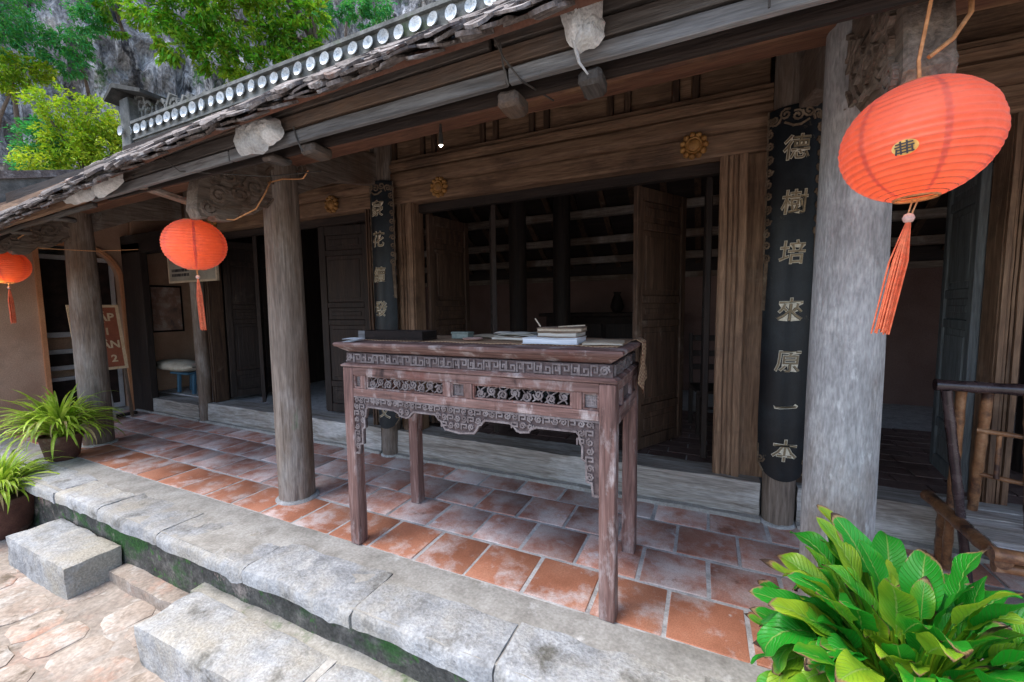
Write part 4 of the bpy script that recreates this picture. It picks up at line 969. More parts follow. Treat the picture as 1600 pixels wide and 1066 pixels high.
def sheets(name, label, cx, cy, z, lx, ly, n, mtl, cat):
    t = thing(name, label, cat, (cx, cy, z))
    for k in range(n):
        mb = MB().box(-lx / 2, lx / 2, -ly / 2, ly / 2, 0, .0012, (10, 5, 1)); a = random.uniform(-.25, .25)
        mb.v = [(x, y, zz + .004 * k + .010 * max(0, math.sin(x * 14 + k * 1.7)) + .004 * math.sin(y * 20 + k)) for x, y, zz in mb.v]
        put('sheet', mb.mesh('sheet', 60), mtl, t, (cx + random.uniform(-.02, .02), cy + random.uniform(-.015, .015), z), (0, 0, a))
sheets('loose_paper', 'curled loose old sheets on the brown book left of the stack', -1.02, 2.25, ZB + .024, .24, .17, 4, M_page, 'paper')
sheets('loose_paper', 'flat pale sheets lying on the mat at the middle of the altar table', -1.30, 2.36, ZB, .22, .15, 2, M_cover_tan, 'paper')
sheets('loose_paper', 'small white sheet at the left front corner of the altar table', -2.0, 1.93, TZ + .002, .11, .08, 2, M_white_page, 'paper')
ps = MB().tube([(-.80, 2.06, ZB + .088), (-.845, 2.10, ZB + .128)], .004, 6); tag(ps.build('wooden_stick', M_cover_tan, smooth=60), 'short wooden stick standing slanted on the topmost book', 'stick')
MB_ = MB().tube([(-.70, 2.06, ZB + .087), (-.58, 2.14, ZB + .092)], .004, 6); tag(MB_.build('wooden_stick', M_cover_tan, smooth=60), 'thin wooden stick lying flat across the topmost book', 'stick')
def tray():
    t = thing('wooden_box', 'long low black wooden box at the left end of the altar table', 'box', (-1.78, 2.07, TZ))
    z0, z1 = TZ + .008, TZ + .062; x0, x1, y0, y1 = -2.03, -1.53, 2.0, 2.15
    mb = MB().box(x0, x1, y0, y1, z0, z0 + .01); mb.build('bottom', M_blackwood, t)
    for q in ((x0, x1, y0, y0 + .012), (x0, x1, y1 - .012, y1)): MB().box(q[0], q[1], q[2], q[3], z0 + .0105, z1).build('side', M_blackwood, t, bevel=.002)
    for q in ((x0 + .001, x0 + .014), (x1 - .014, x1 - .001)): MB().box(q[0] if q[0] > x0 + .1 else x0 - .002, q[1], y0 + .0125, y1 - .0125, z0 + .0105, z1 - .001).build('end', M_blackwood, t, bevel=.002)
    MB().box(x0 - .004, x0 + .05, y0 - .003, y0 - .0005, z0, z1).build('end_cap', wood('fascia_pale', 'x'), t)
tray()
gb = thing('card_box', 'small grey green card box with a lid on the altar table', 'box', (-1.40, 2.23, ZB))
MB().box(-1.455, -1.335, 2.20, 2.27, ZB, ZB + .03).build('base', M_greenbox, gb, bevel=.002); MB().box(-1.458, -1.332, 2.197, 2.273, ZB + .0305, ZB + .042).build('lid', M_greenbox, gb, bevel=.002)
dsh = MB().lathe([(.03, 0), (.055, .004), (.062, .012), (.058, .013), (.05, .008), (.001, .007)], (-1.26, 2.13, ZB), 24)
tag(dsh.build('saucer', M_pink, smooth=50), 'small round pinkish saucer beside the grey green box', 'saucer')

# ------------------------------------------------------------------ lanterns
def lantern(c, label, tilt, cordpts, bulb, emblem=False, squash=.93, Rr=.186, swing=(0, 0)):
    cx, cy, cz = c
    t = thing('paper_lantern', label, 'lantern', (cx, cy, cz), 'red paper lanterns under the eave')
    ribs = 22; n = ribs * 4; prof = []
    for i in range(n + 1):
        ph = R(16) + (math.pi - R(32)) * i / n
        sc = 1 - .026 * abs(math.cos(math.pi * ribs * i / n)) ** .6 * -1 - .026
        prof.append((Rr * math.sin(ph) * sc, -Rr * squash * math.cos(ph)))
    mb = MB(); seg = 44; vs = []; fs = []
    for i, (r, z) in enumerate(prof):
        for k in range(seg):
            a = 2 * math.pi * k / seg
            q = r * (1 + .016 * noise.noise(Vector((math.cos(a) * 6, math.sin(a) * 6, z * 38))) + .010 * noise.noise(Vector((math.cos(a) * 1.6, math.sin(a) * 1.6, z * 4 + cx))))
            vs.append((q * math.cos(a), q * math.sin(a), z))
    for i in range(n):
        for k in range(seg): a = i * seg + k; b = i * seg + (k + 1) % seg; fs.append((a, b, b + seg, a + seg))
    mb.add(vs, fs); me = mb.mesh('paper_shade', 80)
    rot = tilt
    sh = put('paper_shade', me, M_paperred, t, c, rot)
    wr = MB()
    for i in range(1, ribs, 1):
        r, z = prof[i * 4]
        wr.tube([(r * .975 * math.cos(2 * math.pi * k / 32), r * .975 * math.sin(2 * math.pi * k / 32), z) for k in range(33)], .0012, 4, False)
    sm_ = MB()
    for g_ in range(6):
        a0 = 2 * math.pi * g_ / 6 + .55
        for i in range(2, n - 2):
            (r0, z0_), (r1, z1_) = prof[i], prof[i + 1]
            sm_.add([(r0 * .985 * math.cos(a0 + e), r0 * .985 * math.sin(a0 + e), z0_) for e in (-.045, .045)] + [(r1 * .985 * math.cos(a0 + e), r1 * .985 * math.sin(a0 + e), z1_) for e in (.045, -.045)], [(0, 1, 2, 3)])
    put('paper_seam', sm_.mesh('paper_seam', 60), M_paperred, t, c, rot, kind='stuff')
    ro = put('wire_rib', wr.mesh('wire_rib', 60), M_wire, t, c, rot, kind='stuff')
    for zz, nm in ((-Rr * squash * math.cos(R(16)), 'bottom_ring'), (Rr * squash * math.cos(R(16)), 'top_ring')):
        g = MB(); r = Rr * math.sin(R(16))
        g.tube([(r * math.cos(2 * math.pi * k / 28), r * math.sin(2 * math.pi * k / 28), zz) for k in range(29)], .0035, 6, False)
        g.tube([(-r, 0, zz), (0, 0, zz + (.004 if zz > 0 else -.004)), (r, 0, zz)], .002, 5)
        put(nm, g.mesh(nm, 60), M_cord, t, c, rot)
    if bulb:
        put('bulb', MB().lathe([(.001, -.03), (.018, -.022), (.024, -.004), (.014, .02), (.010, .04)], (0, 0, 0), 12).mesh('bulb', 60), M_bulb, t, (cx + bulb[0], cy + bulb[1], cz + bulb[2]))
    # tassel
    rt = Matrix.Rotation(rot[0], 3, 'X') @ Matrix.Identity(3)
    zb = cz - Rr * squash * math.cos(R(16)); sx, sy = swing
    tb = (cx - math.sin(rot[1]) * Rr * .9, cy + math.sin(rot[0]) * Rr * .9, zb)
    MB().tube([(tb[0] - .006, tb[1], zb), (tb[0] - .004 + sx * .08, tb[1] + sy * .08, zb - .04)], .002, 5).tube([(tb[0] + .006, tb[1], zb), (tb[0] + .004 + sx * .08, tb[1] + sy * .08, zb - .04)], .002, 5).build('tassel_loop', M_cord, t, smooth=60)
    b0 = Vector((tb[0] + sx * .1, tb[1] + sy * .1, zb - .052))
    MB().lathe([(.001, .014), (.010, .010), (.014, 0), (.010, -.010), (.001, -.014)], b0, 12).build('bead', M_pink, t, smooth=60)
    ts = MB(); random.seed(int(cx * 10))
    for k in range(42):
        a = random.uniform(0, 6.28); rr_ = random.uniform(.1, 1) ** .5
        top = b0 + Vector((.004 * math.cos(a) * rr_, .004 * math.sin(a) * rr_, -.012)); Lz = .36 * (Rr / .186) ** 1.3 * random.uniform(.93, 1)
        pts = [top + Vector((sx * q * .36 + .016 * math.cos(a) * rr_ * min(1, q * 3), sy * q * .36 + .016 * math.sin(a) * rr_ * min(1, q * 3), -Lz * q)) for q in (0, .1, .35, .7, 1)]
        ts.tube(pts, .0022 * Rr / .186, 4)
    ts.build('tassel', M_tassel, t, smooth=60)
    MB().tube([(cx, cy, cz + Rr * squash * .96)] + cordpts, .0045, 6).build('cord', M_cord, t, smooth=60)
    if emblem:
        az0, el0 = emblem
        def sp(u, v, d):
            az = az0 + u / Rr; el = el0 + v / Rr; q = Rr * 1.004 + d
            return Vector((q * math.cos(el) * math.cos(az), q * math.cos(el) * math.sin(az), q * squash * math.sin(el)))
        e = MB(); nn = 26; vs = [sp(0, 0, .0035)]
        for r0 in (.5, 1):
            for k in range(nn): a = 2 * math.pi * k / nn; vs.append(sp(.026 * r0 * math.cos(a), .019 * r0 * math.sin(a), .0035))
        fs = [(0, 1 + k, 1 + (k + 1) % nn) for k in range(nn)] + [(1 + k, 1 + nn + k, 1 + nn + (k + 1) % nn, 1 + (k + 1) % nn) for k in range(nn)]
        put('emblem', e.add(vs, fs).mesh('emblem', 60), M_gold_print, t, c, rot)
        g = MB(); fn = lambda u, v, d: tuple(sp(u, v, .004 + d))
        for pts in ([(-.016, .010), (.014, .011)], [(-.018, .003), (.016, .004)], [(-.014, -.004), (.012, -.003)], [(-.018, -.011), (.016, -.011)], [(-.008, .015), (-.008, -.014)], [(.004, .015), (.004, -.014)], [(-.016, -.002), (-.018, -.014)], [(.013, .004), (.014, -.012)]):
            g.strip([(pts[0][0] + (pts[1][0] - pts[0][0]) * q / 4, pts[0][1] + (pts[1][1] - pts[0][1]) * q / 4) for q in range(5)], .0036, fn, 0, .0012)
        put('emblem_mark', g.mesh('emblem_mark'), M_ink, t, c, rot)
M_gold_print = mat('gold_print', [(.62, .34, .08), (.70, .42, .12), (.74, .5, .2)], scale=20, rough=(.4, .6), bump=0)
lantern((.502, 1.52, 1.93), 'largest red paper lantern, hanging beside the right grey column', (R(-2), R(-2), 0), [(.495, 1.515, 2.14), (.50, 1.49, 2.24), (.505, 1.47, 2.34)], (0, 0, -.035), Rr=.166, emblem=(R(244), R(-19)), swing=(-.12, .02))
lantern((-3.20, 1.70, 1.955), 'red paper lantern hanging to the left of the second column', (R(3), R(5), 0), [(-3.2, 1.70, 2.19), (-3.2, 1.71, 2.30)], (.02, -.06, -.02), swing=(.07, 0))
lantern((-6.56, 1.70, 1.985), 'red paper lantern cut by the left edge of the picture', (R(2), R(-4), 0), [(-6.55, 1.70, 2.2), (-6.5, 1.72, 2.30)], (.03, -.05, -.12), swing=(.05, 0))
rp = MB().tube([(-3.2, 1.70, 2.17), (-3.05, 1.72, 2.125), (-2.85, 1.76, 2.10), (-2.68, 1.80, 2.16), (-2.64, 1.84, 2.26), (-2.66, 1.9, 2.36)], .005, 6)
tag(rp.build('orange_cord', M_cord, smooth=60), 'loose orange cord looping from the second lantern to the bracket', 'cord')
rp = MB().tube([(-2.42, 2.0, 2.42), (-2.52, 2.04, 2.395), (-2.62, 2.06, 2.41), (-2.74, 2.05, 2.425), (-2.95, 2.055, 2.42), (-3.08, 2.1, 2.44)], .005, 6)
tag(rp.build('orange_cord', M_cord, smooth=60), 'orange cord tied round the top of the second column', 'cord')
rp = MB().tube([(.60, 1.62, 2.42), (.615, 1.58, 2.33), (.605, 1.55, 2.25), (.57, 1.54, 2.19), (.52, 1.53, 2.15)], .006, 6)
tag(rp.build('orange_cord', M_cord, smooth=60), 'orange cord curling behind the bracket above the largest lantern', 'cord')
rp = MB().tube([(-6.55, 1.70, 2.19), (-6.3, 1.72, 2.24), (-6.0, 1.75, 2.31)], .005, 6).tube([(-6.5, 1.71, 2.2), (-6.25, 1.9, 2.17), (-6.0, 2.2, 2.16), (-5.8, 2.5, 2.2)], .004, 6)
tag(rp.build('orange_cord', M_cord, smooth=60), 'cord running from the leftmost lantern towards the first column', 'cord')
lp = thing('spot_lamp', 'tiny lit lamp under the purlin above the main doorway', 'lamp', (-1.45, 2.13, 2.47))
MB().lathe([(.014, .0), (.014, .03), (.006, .12)], (-1.45, 2.13, 2.463), 12).build('housing', M_wire, lp, smooth=50)
MB().lathe([(.001, -.008), (.008, -.006), (.011, -.001)], (-1.45, 2.13, 2.461), 12).build('bulb', emit('lamp_lens', (1, .9, .75), 12), lp, smooth=60)

# ------------------------------------------------------------------ signs and things in the left bay
def sign():
    t = thing('standing_sign', 'orange lettered wooden sign on a stand behind the leftmost column', 'sign', (-7.45, 2.75, 0))
    ln = lambda z: -7.45 - .03 * (z - .7)
    y0, y1 = 2.46, 2.945; z0, z1 = .73, 1.585; th = .02; ysh = lambda z: .012 - .045 * (z - .73) / .85
    def P(u, v, d): return (ln(v) + d, u + ysh(v), v)
    MB().prism([(y0, z0), (y1, z0), (y1, z1), (y0, z1)], P, 0, th).build('board', M_signred, t, fix=True)
    fr = MB()
    fr.strip([(y0, z0), (y1, z0), (y1, z1), (y0, z1), (y0, z0)], .035, P, th - .012, th + .006); fr.build('frame', M_signtext, t, fix=True)
    for tx, yy, zz, sz in (('ẬP', 2.81, 1.43, .145), ('I', 2.80, 1.235, .13), ('ÂN', 2.815, 1.055, .14), ('2', 2.83, .86, .135)):
        me = text_mesh(tx, sz, .002, .004, lambda a, b, c, yy=yy, zz=zz: P(yy + a, zz + b, th + .004 + c)); put('lettering', me, M_signtext, t)
    MB().bar((-7.44, 2.77, 0), (-7.47, 2.72, .73), .055, .05).build('post', wood('sill', 'z'), t, bevel=.006)
    MB().bar((-7.47, 2.99, 0), (-7.50, 2.93, 1.2), .035, .03).build('prop', wood('column', 'z'), t)
    MB().bar((-7.62, 2.55, 0.02), (-7.62, 3.1, .02), .05, .04).build('foot', wood('dark', 'y'), t)
sign()
def sign2():
    t = thing('notice_board', 'pale framed notice board on the left doorway post behind the second lantern', 'sign', (-5.95, 3.12, 1.9))
    MB().box(-6.45, -5.42, 3.095, 3.12, 1.88, 2.25).build('board', M_signpale, t, bevel=.01, seg=2)
    f = MB()
    for q in ((-6.46, -5.41, 1.872, 1.895), (-6.46, -5.41, 2.235, 2.258), (-6.46, -6.44, 1.896, 2.234), (-5.43, -5.41, 1.896, 2.234)): f.box(q[0], q[1], 3.088, 3.118, q[2], q[3])
    f.build('frame', M_cover_tan, t)
    g = MB(); random.seed(8)                               # two lines too worn and far to read
    for zz in (2.03, 1.97):
        x = -6.38
        while x < -6.0: wv = random.uniform(.012, .026); g.box(x, x + wv, 3.090, 3.0945, zz - .018, zz + .018); x += wv + random.uniform(.006, .02)
    g.build('worn_print', M_ink, t)
sign2()
ps_ = thing('poster', 'dim framed picture on the wall inside the left doorway', 'poster', (-7.93, 3.75, 1.2))
MB().box(-7.945, -7.925, 3.5, 3.96, 1.17, 1.92).build('frame', M_blackwood, ps_); MB().box(-7.9245, -7.92, 3.53, 3.93, 1.2, 1.89).build('print', mat('poster_print', [(.10, .09, .10), (.40, .24, .18), (.62, .56, .5)], scale=5, bump=0, rough=(.4, .5)), ps_)
def sack():
    mb = MB(); n = 18; m_ = 14; vs = []; fs = []
    for i in range(n + 1):
        t = i / n; x = -7.86 + 1.0 * t; e = (1 - abs(2 * t - 1) ** 3.2) ** .45
        for k in range(m_):
            a = 2 * math.pi * k / m_
            vs.append((x, 3.56 + .19 * (.4 + .6 * e) * math.cos(a), .675 + .09 * e * math.sin(a) + .014 * noise.noise(Vector((x * 6, a, 1)))))
    for i in range(n):
        for k in range(m_): fs.append((i * m_ + k, i * m_ + (k + 1) % m_, (i + 1) * m_ + (k + 1) % m_, (i + 1) * m_ + k))
    fs += [tuple(range(m_))[::-1], tuple(range(n * m_, (n + 1) * m_))]
    tag(mb.add(vs, fs).build('grain_sack', M_sack, smooth=70), 'stuffed pale woven sack lying on a blue stool inside the left doorway', 'sack')
    t = thing('plastic_stool', 'small blue plastic stool under the sack', 'stool', (-7.15, 3.62, .25))
    MB().box(-7.42, -6.95, 3.46, 3.78, .555, .585).build('seat', M_blue, t, bevel=.01, seg=2)
    for sx in (-7.40, -7.0):
        for sy in (3.56, 3.73): MB().bar((sx + .0, sy, .25), (sx + .02, sy + .01, .555), .05, .04).build('leg', M_blue, t, bevel=.005)
sack()

# ------------------------------------------------------------------ furniture inside, dim
def inner_chair(label, x, y, rz):
    t = thing('wooden_chair', label, 'chair', (x, y, .25), 'dark chairs inside the house')
    mt = Matrix.Rotation(rz, 4, 'Z')
    def b(nm, a, c, w_, h): MB_2 = MB().bar(a, c, w_, h); put(nm, MB_2.mesh(nm), wood('dark', 'z'), t, (x, y, .25), (0, 0, rz), bevel=.004)
    me = MB().box(-.24, .24, -.22, .22, .40, .435); put('seat', me.mesh('seat'), wood('dark', 'x'), t, (x, y, .25), (0, 0, rz), bevel=.006)
    for sx in (-.22, .22):
        b('leg', (sx, -.20, 0), (sx, -.20, .40), .04, .04); b('leg', (sx, .20, 0), (sx, .20, .40), .04, .04); b('back_post', (sx, .20, .436), (sx, .27, .95), .035, .035)
    for zz in (.12, .26): b('stretcher', (-.2, -.2, zz), (.2, -.2, zz), .03, .025)
    for zz in (.6, .74, .9): b('back_slat', (-.2, .225 + (zz - .45) * .13, zz), (.2, .225 + (zz - .45) * .13, zz), .02, .06)
inner_chair('dim dark wooden chair just inside the main doorway', .12, 4.55, .2)
def cabinet():
    t = thing('altar_cabinet', 'black cabinet with a raised back against the rear wall inside', 'cabinet', (-1.1, 6.2, .25))
    MB().box(-2.2, -.4, 5.9, 6.55, .25, 1.35).build('body', M_blackwood, t, bevel=.01); MB().box(-2.3, -.3, 5.84, 6.58, 1.352, 1.40).build('top', M_blackwood, t, bevel=.006)
    for k in range(4): MB().box(-2.15 + .43 * k, -1.78 + .43 * k, 5.875, 5.899, .45, 1.25).build('door', wood('dark', 'z'), t, bevel=.004)
    MB().lathe([(.06, 0), (.10, .08), (.07, .2), (.04, .26), (.06, .3)], (-1.2, 6.2, 1.401), 16).build('urn', M_blackwood, t, smooth=50)
cabinet()
pq = thing('name_plaque', 'dark carved plaque with one large character hung high inside the main doorway', 'plaque', (-1.5, 5.7, 2.7))
MB().box(-2.1, .1, 5.68, 5.72, 2.72, 3.12).build('board', wood('dark', 'x'), pq, bevel=.006)
put('character', text_mesh('光', .30, .004, .006, lambda a, b, c: (-1.35 + a, 5.672 - c, 2.92 + b), 'character'), M_blackwood, pq)

# ------------------------------------------------------------------ bamboo chair on the right
def bpole(mb, a, b, r, nodes=5):
    a = Vector(a); b = Vector(b); n = nodes * 4; pts = []; rad = []
    for i in range(n + 1):
        t = i / n; pts.append(a.lerp(b, t)); rad.append(r * (1.13 if i % 4 == 0 else 1.0) * (1 - .08 * t))
    return mb.tube(pts, rad, 10)
def bamboo():
    t = thing('bamboo_chair', 'bamboo armchair with a slatted seat behind the broad leaved plant', 'chair', (1.5, 2.85, 0))
    def pole(nm, a, b, r, mtl, nodes=5): return bpole(MB(), a, b, r, nodes).build(nm, mtl, t, smooth=50)
    pole('arm_rail', (1.07, 2.83, 1.075), (1.95, 2.80, 1.065), .028, M_bamboo_dark, 6)
    pole('leg', (1.115, 2.83, 1.05), (1.27, 2.86, .0), .021, M_bamboo_dark, 6)
    pole('leg', (1.20, 2.90, 1.05), (1.24, 3.02, .02), .021, M_bamboo, 6)
    pole('post', (1.29, 2.88, 1.05), (1.31, 2.98, .36), .022, M_bamboo, 5)
    pole('post', (1.40, 2.80, 1.05), (1.44, 2.80, .36), .022, M_bamboo, 5)
    pole('post', (1.62, 2.84, 1.05), (1.64, 2.9, .36), .022, M_bamboo, 5)
    pole('leg', (1.90, 2.83, 1.05), (1.85, 2.86, .0), .022, M_bamboo, 6)
    pole('rung', (1.27, 2.90, .84), (1.62, 2.72, .84), .012, M_bamboo, 4); pole('rung', (1.30, 2.94, .60), (1.62, 2.74, .60), .012, M_bamboo, 4)
    pole('rung', (1.335, 2.86, .61), (1.335, 2.86, .83), .010, M_bamboo, 2)
    pole('leg', (1.24, 3.06, .37), (1.26, 3.12, .0), .034, M_bamboo, 3); pole('leg', (1.34, 2.55, .33), (1.34, 2.52, .0), .03, M_bamboo, 3); pole('leg', (1.9, 2.55, .33), (1.9, 2.52, .0), .03, M_bamboo, 3)
    pole('seat_edge', (1.19, 3.14, .375), (1.215, 2.50, .345), .032, M_bamboo, 4); pole('seat_edge', (1.18, 2.52, .37), (2.0, 2.50, .37), .030, M_bamboo, 5); pole('seat_edge', (1.2, 2.54, .305), (1.98, 2.53, .305), .024, M_bamboo, 5)
    for k in range(9):
        y = 2.56 + k * .062; MB().box(1.22, 2.0, y, y + .054, .372 + .003 * (k % 2), .388 + .003 * (k % 2), (14, 1, 1)).rough(.003, 8, k).build('slat', wood('sill', 'x'), t, smooth=40)
bamboo()

# ------------------------------------------------------------------ plants
def strap_leaf(L_, w_, lift, droop, seed):
    mb = MB(); n = 9; vs = []; uvs = []; fs = []; p = Vector((0, 0, 0)); a = lift
    for i in range(n + 1):
        t = i / n; ww = w_ * (math.sin(math.pi * min(1, .18 + .82 * (1 - t))) ** .7 if t > .15 else .75) * (1 - .25 * t) * (1 - t ** 6 * .97)
        vs += [(-ww, p.x, p.z + ww * .35), (0, p.x, p.z), (ww, p.x, p.z + ww * .35)]
        p = p + Vector((math.cos(a), 0, math.sin(a))) * (L_ / n); a -= droop * (0.4 + 1.3 * t) / n
    for i in range(n):
        b = i * 3; fs += [(b, b + 1, b + 4, b + 3), (b + 1, b + 2, b + 5, b + 4)]
    return mb.add(vs, fs).mesh('leaf', 80)
def spider(label, c, nleaf, pot, seed, scale=1.0, flat=0):
    random.seed(seed)
    t = thing('spider_plant', label, 'plant', c, 'arching strap leaved plants at the left')
    cx, cy, cz = c; zt = cz + pot
    if pot:
        k = pot / .26
        MB().lathe([(.105 * k, 0), (.125 * k, .03 * k), (.155 * k, .20 * k), (.158 * k, .225 * k), (.172 * k, .23 * k), (.172 * k, .26 * k), (.155 * k, .262 * k), (.15 * k, .235 * k), (.001, .232 * k)], c, 28).build('pot', M_terra, t, smooth=40)
    protos = [strap_leaf(L_ * scale, .0135 * scale, R(l), d, i) for i, (L_, l, d) in enumerate(((.46, 82, 1.3), (.52, 72, 2.2), (.50, 62, 2.6), (.46, 48, 2.4), (.42, 75, 3.0), (.36, 88, .7), (.48, 55, 1.6), (.40, 35, 2.2)))]
    for me in protos: me.materials.append(M_spider)
    dry = [me.copy() for me in protos[3:5]]
    for me in dry: me.materials.clear(); me.materials.append(M_spider_dry)
    for i in range(nleaf):
        a = random.uniform(0, 6.28); me = random.choice(protos if random.random() > .08 else dry); rr_ = random.uniform(0, .06)
        s_ = random.uniform(.75, 1.15)
        put('leaf', me, None, t, (cx - rr_ * math.sin(a), cy + rr_ * math.cos(a), zt - .02), (random.uniform(-.25, .2), random.uniform(-.2, .2), a), scale=(s_, s_, s_))
spider('spider plant with yellow green leaves in a terracotta pot beside the leftmost column', (-5.98, 1.80, .0), 290, .26, 3, 1.2)
spider('lower spider plant on the courtyard at the left edge of the picture', (-5.72, 1.30, GZ), 290, .36, 4, 1.05)

def broad_leaf(L_, w_, curl, fold, wav, seed, twist=0):
    random.seed(seed); n = 14; m_ = 8; vs = []; fs = []; uv = []; p = Vector((0, 0, 0)); a = 0
    ph = random.uniform(0, 6)
    for i in range(n + 1):
        t = i / n; ww = w_ * (max(0, math.sin(math.pi * t ** .8)) ** .75) * (1 if t < .97 else .5) + .002
        if t < .08: ww = .004 + t * .05
        ca, sa = math.cos(a), math.sin(a); nrm = Vector((0, -sa, ca))
        for j in range(m_ + 1):
            s_ = (j / m_) * 2 - 1
            h = fold * abs(s_) * ww + wav * math.sin(t * 13 + ph + s_ * 1.5) * abs(s_) ** 1.5 * w_ + .05 * w_ * math.sin(t * 40 - abs(s_) * 10) * (1 - abs(s_))
            q = Vector((s_ * ww * math.cos(fold * .6), p.y, p.z)) + nrm * h
            q.z += twist * s_ * ww * t
            vs.append(tuple(q)); uv.append((t, j / m_))
        a -= curl * (.3 + 1.4 * t) / n; p = p + Vector((0, math.cos(a), math.sin(a))) * (L_ / n)
    for i in range(n):
        for j in range(m_): b = i * (m_ + 1) + j; fs.append((b, b + 1, b + m_ + 2, b + m_ + 1))
    mb = MB().add(vs, fs); me = mb.mesh('leaf', 80); ul = me.uv_layers.new(name='UVMap')
    for lp_ in me.loops: ul.data[lp_.index].uv = uv[lp_.vertex_index]
    me.materials.append(M_broad); return me
def broad_plant():
    c = (.555, 1.53, 0)
    t = thing('broad_leaved_plant', 'glossy broad leaved green plant with scorched leaf tips in the right foreground', 'plant', c)
    MB().lathe([(.12, 0), (.14, .03), (.18, .27), (.195, .275), (.195, .31), (.178, .312), (.17, .285), (.001, .28)], c, 30).build('pot', M_terra, t, smooth=40)
    MB().lathe([(.168, .283), (.1, .295), (.001, .30)], c, 20).rough(.006, 20).build('soil', M_soil, t, smooth=50)
    P_ = [broad_leaf(.27, .056, .9, .25, .16, 1), broad_leaf(.24, .052, 1.5, .32, .2, 2, .3), broad_leaf(.30, .058, .55, .2, .12, 3), broad_leaf(.22, .05, 2.1, .15, .22, 4, -.3), broad_leaf(.25, .060, 1.2, .42, .15, 5), broad_leaf(.20, .046, .3, .5, .1, 6), broad_leaf(.26, .054, 2.6, .22, .26, 7, .2)]
    st_ = MB(); random.seed(21)
    N_ = 295
    for i in range(N_):
        q = (i + .5) / N_; az = i * 2.39996 + random.uniform(-.25, .25)
        el = math.acos(1 - q * 1.12)                      # from upright to level
        up = math.cos(el); sh_ = random.choice((random.uniform(.7, 1.0), random.uniform(.3, .7))); rad = .04 + .225 * math.sin(min(el, 1.57)) ** .9 * sh_; hz = .34 + .30 * up * sh_ + random.uniform(-.03, .04)
        dx, dy = math.cos(az), math.sin(az)
        base = Vector((c[0] + dx * rad * 1.12 , c[1] + dy * rad * .95, hz))
        root = Vector((c[0] + dx * .04, c[1] + dy * .04, .28)); midp = root.lerp(base, .5) + Vector((0, 0, .05))
        st_.tube([root, midp, base], [.006, .005, .004], 5)
        pitch = R(86) - el * random.uniform(.55, .95) + random.uniform(-.25, .25)
        me = P_[random.choice((0, 2, 4, 5) if up > .75 else (0, 1, 3, 4, 6, 2))]
        s_ = random.uniform(.46, .84)
        put('leaf', me, None, t, base, (pitch, random.uniform(-.35, .35), az - math.pi / 2 + random.uniform(-.3, .3)), scale=(s_, s_, s_))
    st_.build('stalks', M_leafA, t, smooth=60)
broad_plant()

# ------------------------------------------------------------------ cliff and trees behind
def cliff():
    mb = MB(); na, nz = 430, 190; vs = []; fs = []
    for j in range(nz + 1):
        z = GZ - 1 + 31 * j / nz
        for i in range(na + 1):
            az = R(-100 + 165 * i / na); P0 = Vector((math.sin(az) * 3, math.cos(az) * 3, z * .16))
            r = 19.5 + 3.0 * noise.noise(P0 * .55) + 1.7 * noise.noise(Vector((az * 9, z * .10, 2))) + 1.1 * abs(noise.noise(Vector((az * 22, z * .28, 7)))) + .9 * abs(noise.noise(Vector((az * 48, z * .8, 17)))) + .5 * noise.noise(Vector((az * 50, z * .7, 1))) + .28 * noise.noise(Vector((az * 110, z * 1.6, 4))) + .10 * z
            r -= 1.2 * max(0, noise.noise(Vector((az * 5, z * .33, 11))))
            vs.append((math.sin(az) * r, math.cos(az) * r * .9 + 1.5, z + .3 * noise.noise(Vector((az * 30, z, 9)))))
    for j in range(nz):
        for i in range(na): a = j * (na + 1) + i; fs.append((a, a + 1, a + na + 2, a + na + 1))
    o = mb.add(vs, fs).build('cliff', M_cliff, smooth=70, fix=False); struct(o)
    bm = bmesh.new(); bm.from_mesh(o.data); bmesh.ops.reverse_faces(bm, faces=bm.faces); bm.to_mesh(o.data); bm.free()
cliff()
def crown(blobs, n, size, mtl, parent, seed, droop=.3, asp=2.4):
    rnd = random.Random(seed); vs = []; fs = []
    tot = sum(b[3] ** 2 for b in blobs)
    for (bx, by, bz, br) in blobs:
        k = int(n * br * br / tot)
        # twigs: clusters of leaves give the crown light and dark clumps
        cl = []
        for _ in range(max(3, k // 26)):
            d = Vector((rnd.gauss(0, 1), rnd.gauss(0, 1), rnd.gauss(0, 1) * .85)).normalized() * br * rnd.uniform(.45, 1.05); cl.append((Vector((bx, by, bz)) + d, d.normalized()))
        for _ in range(k):
            cp, dn = rnd.choice(cl); p = cp + Vector((rnd.gauss(0, 1), rnd.gauss(0, 1), rnd.gauss(0, .8))) * br * .13
            ax = (dn * .7 + Vector((rnd.gauss(0, .6), rnd.gauss(0, .6), rnd.gauss(0, .5) - droop))).normalized()
            up = Vector((rnd.gauss(0, .45), rnd.gauss(0, .45), 1)).normalized(); sd_ = ax.cross(up)
            if sd_.length < .05: continue
            sd_.normalize(); nn = sd_.cross(ax); L_ = size * rnd.uniform(.6, 1.25); w_ = L_ / asp
            b = len(vs)
            vs += [p, p + ax * L_ * .5 + sd_ * w_ / 2 + nn * w_ * .18, p + ax * L_ - nn * L_ * .12, p + ax * L_ * .5 - sd_ * w_ / 2 + nn * w_ * .18]
            fs += [(b, b + 1, b + 2), (b, b + 2, b + 3)]
    return MB().add(vs, fs).build('crown', mtl, parent, smooth=None)
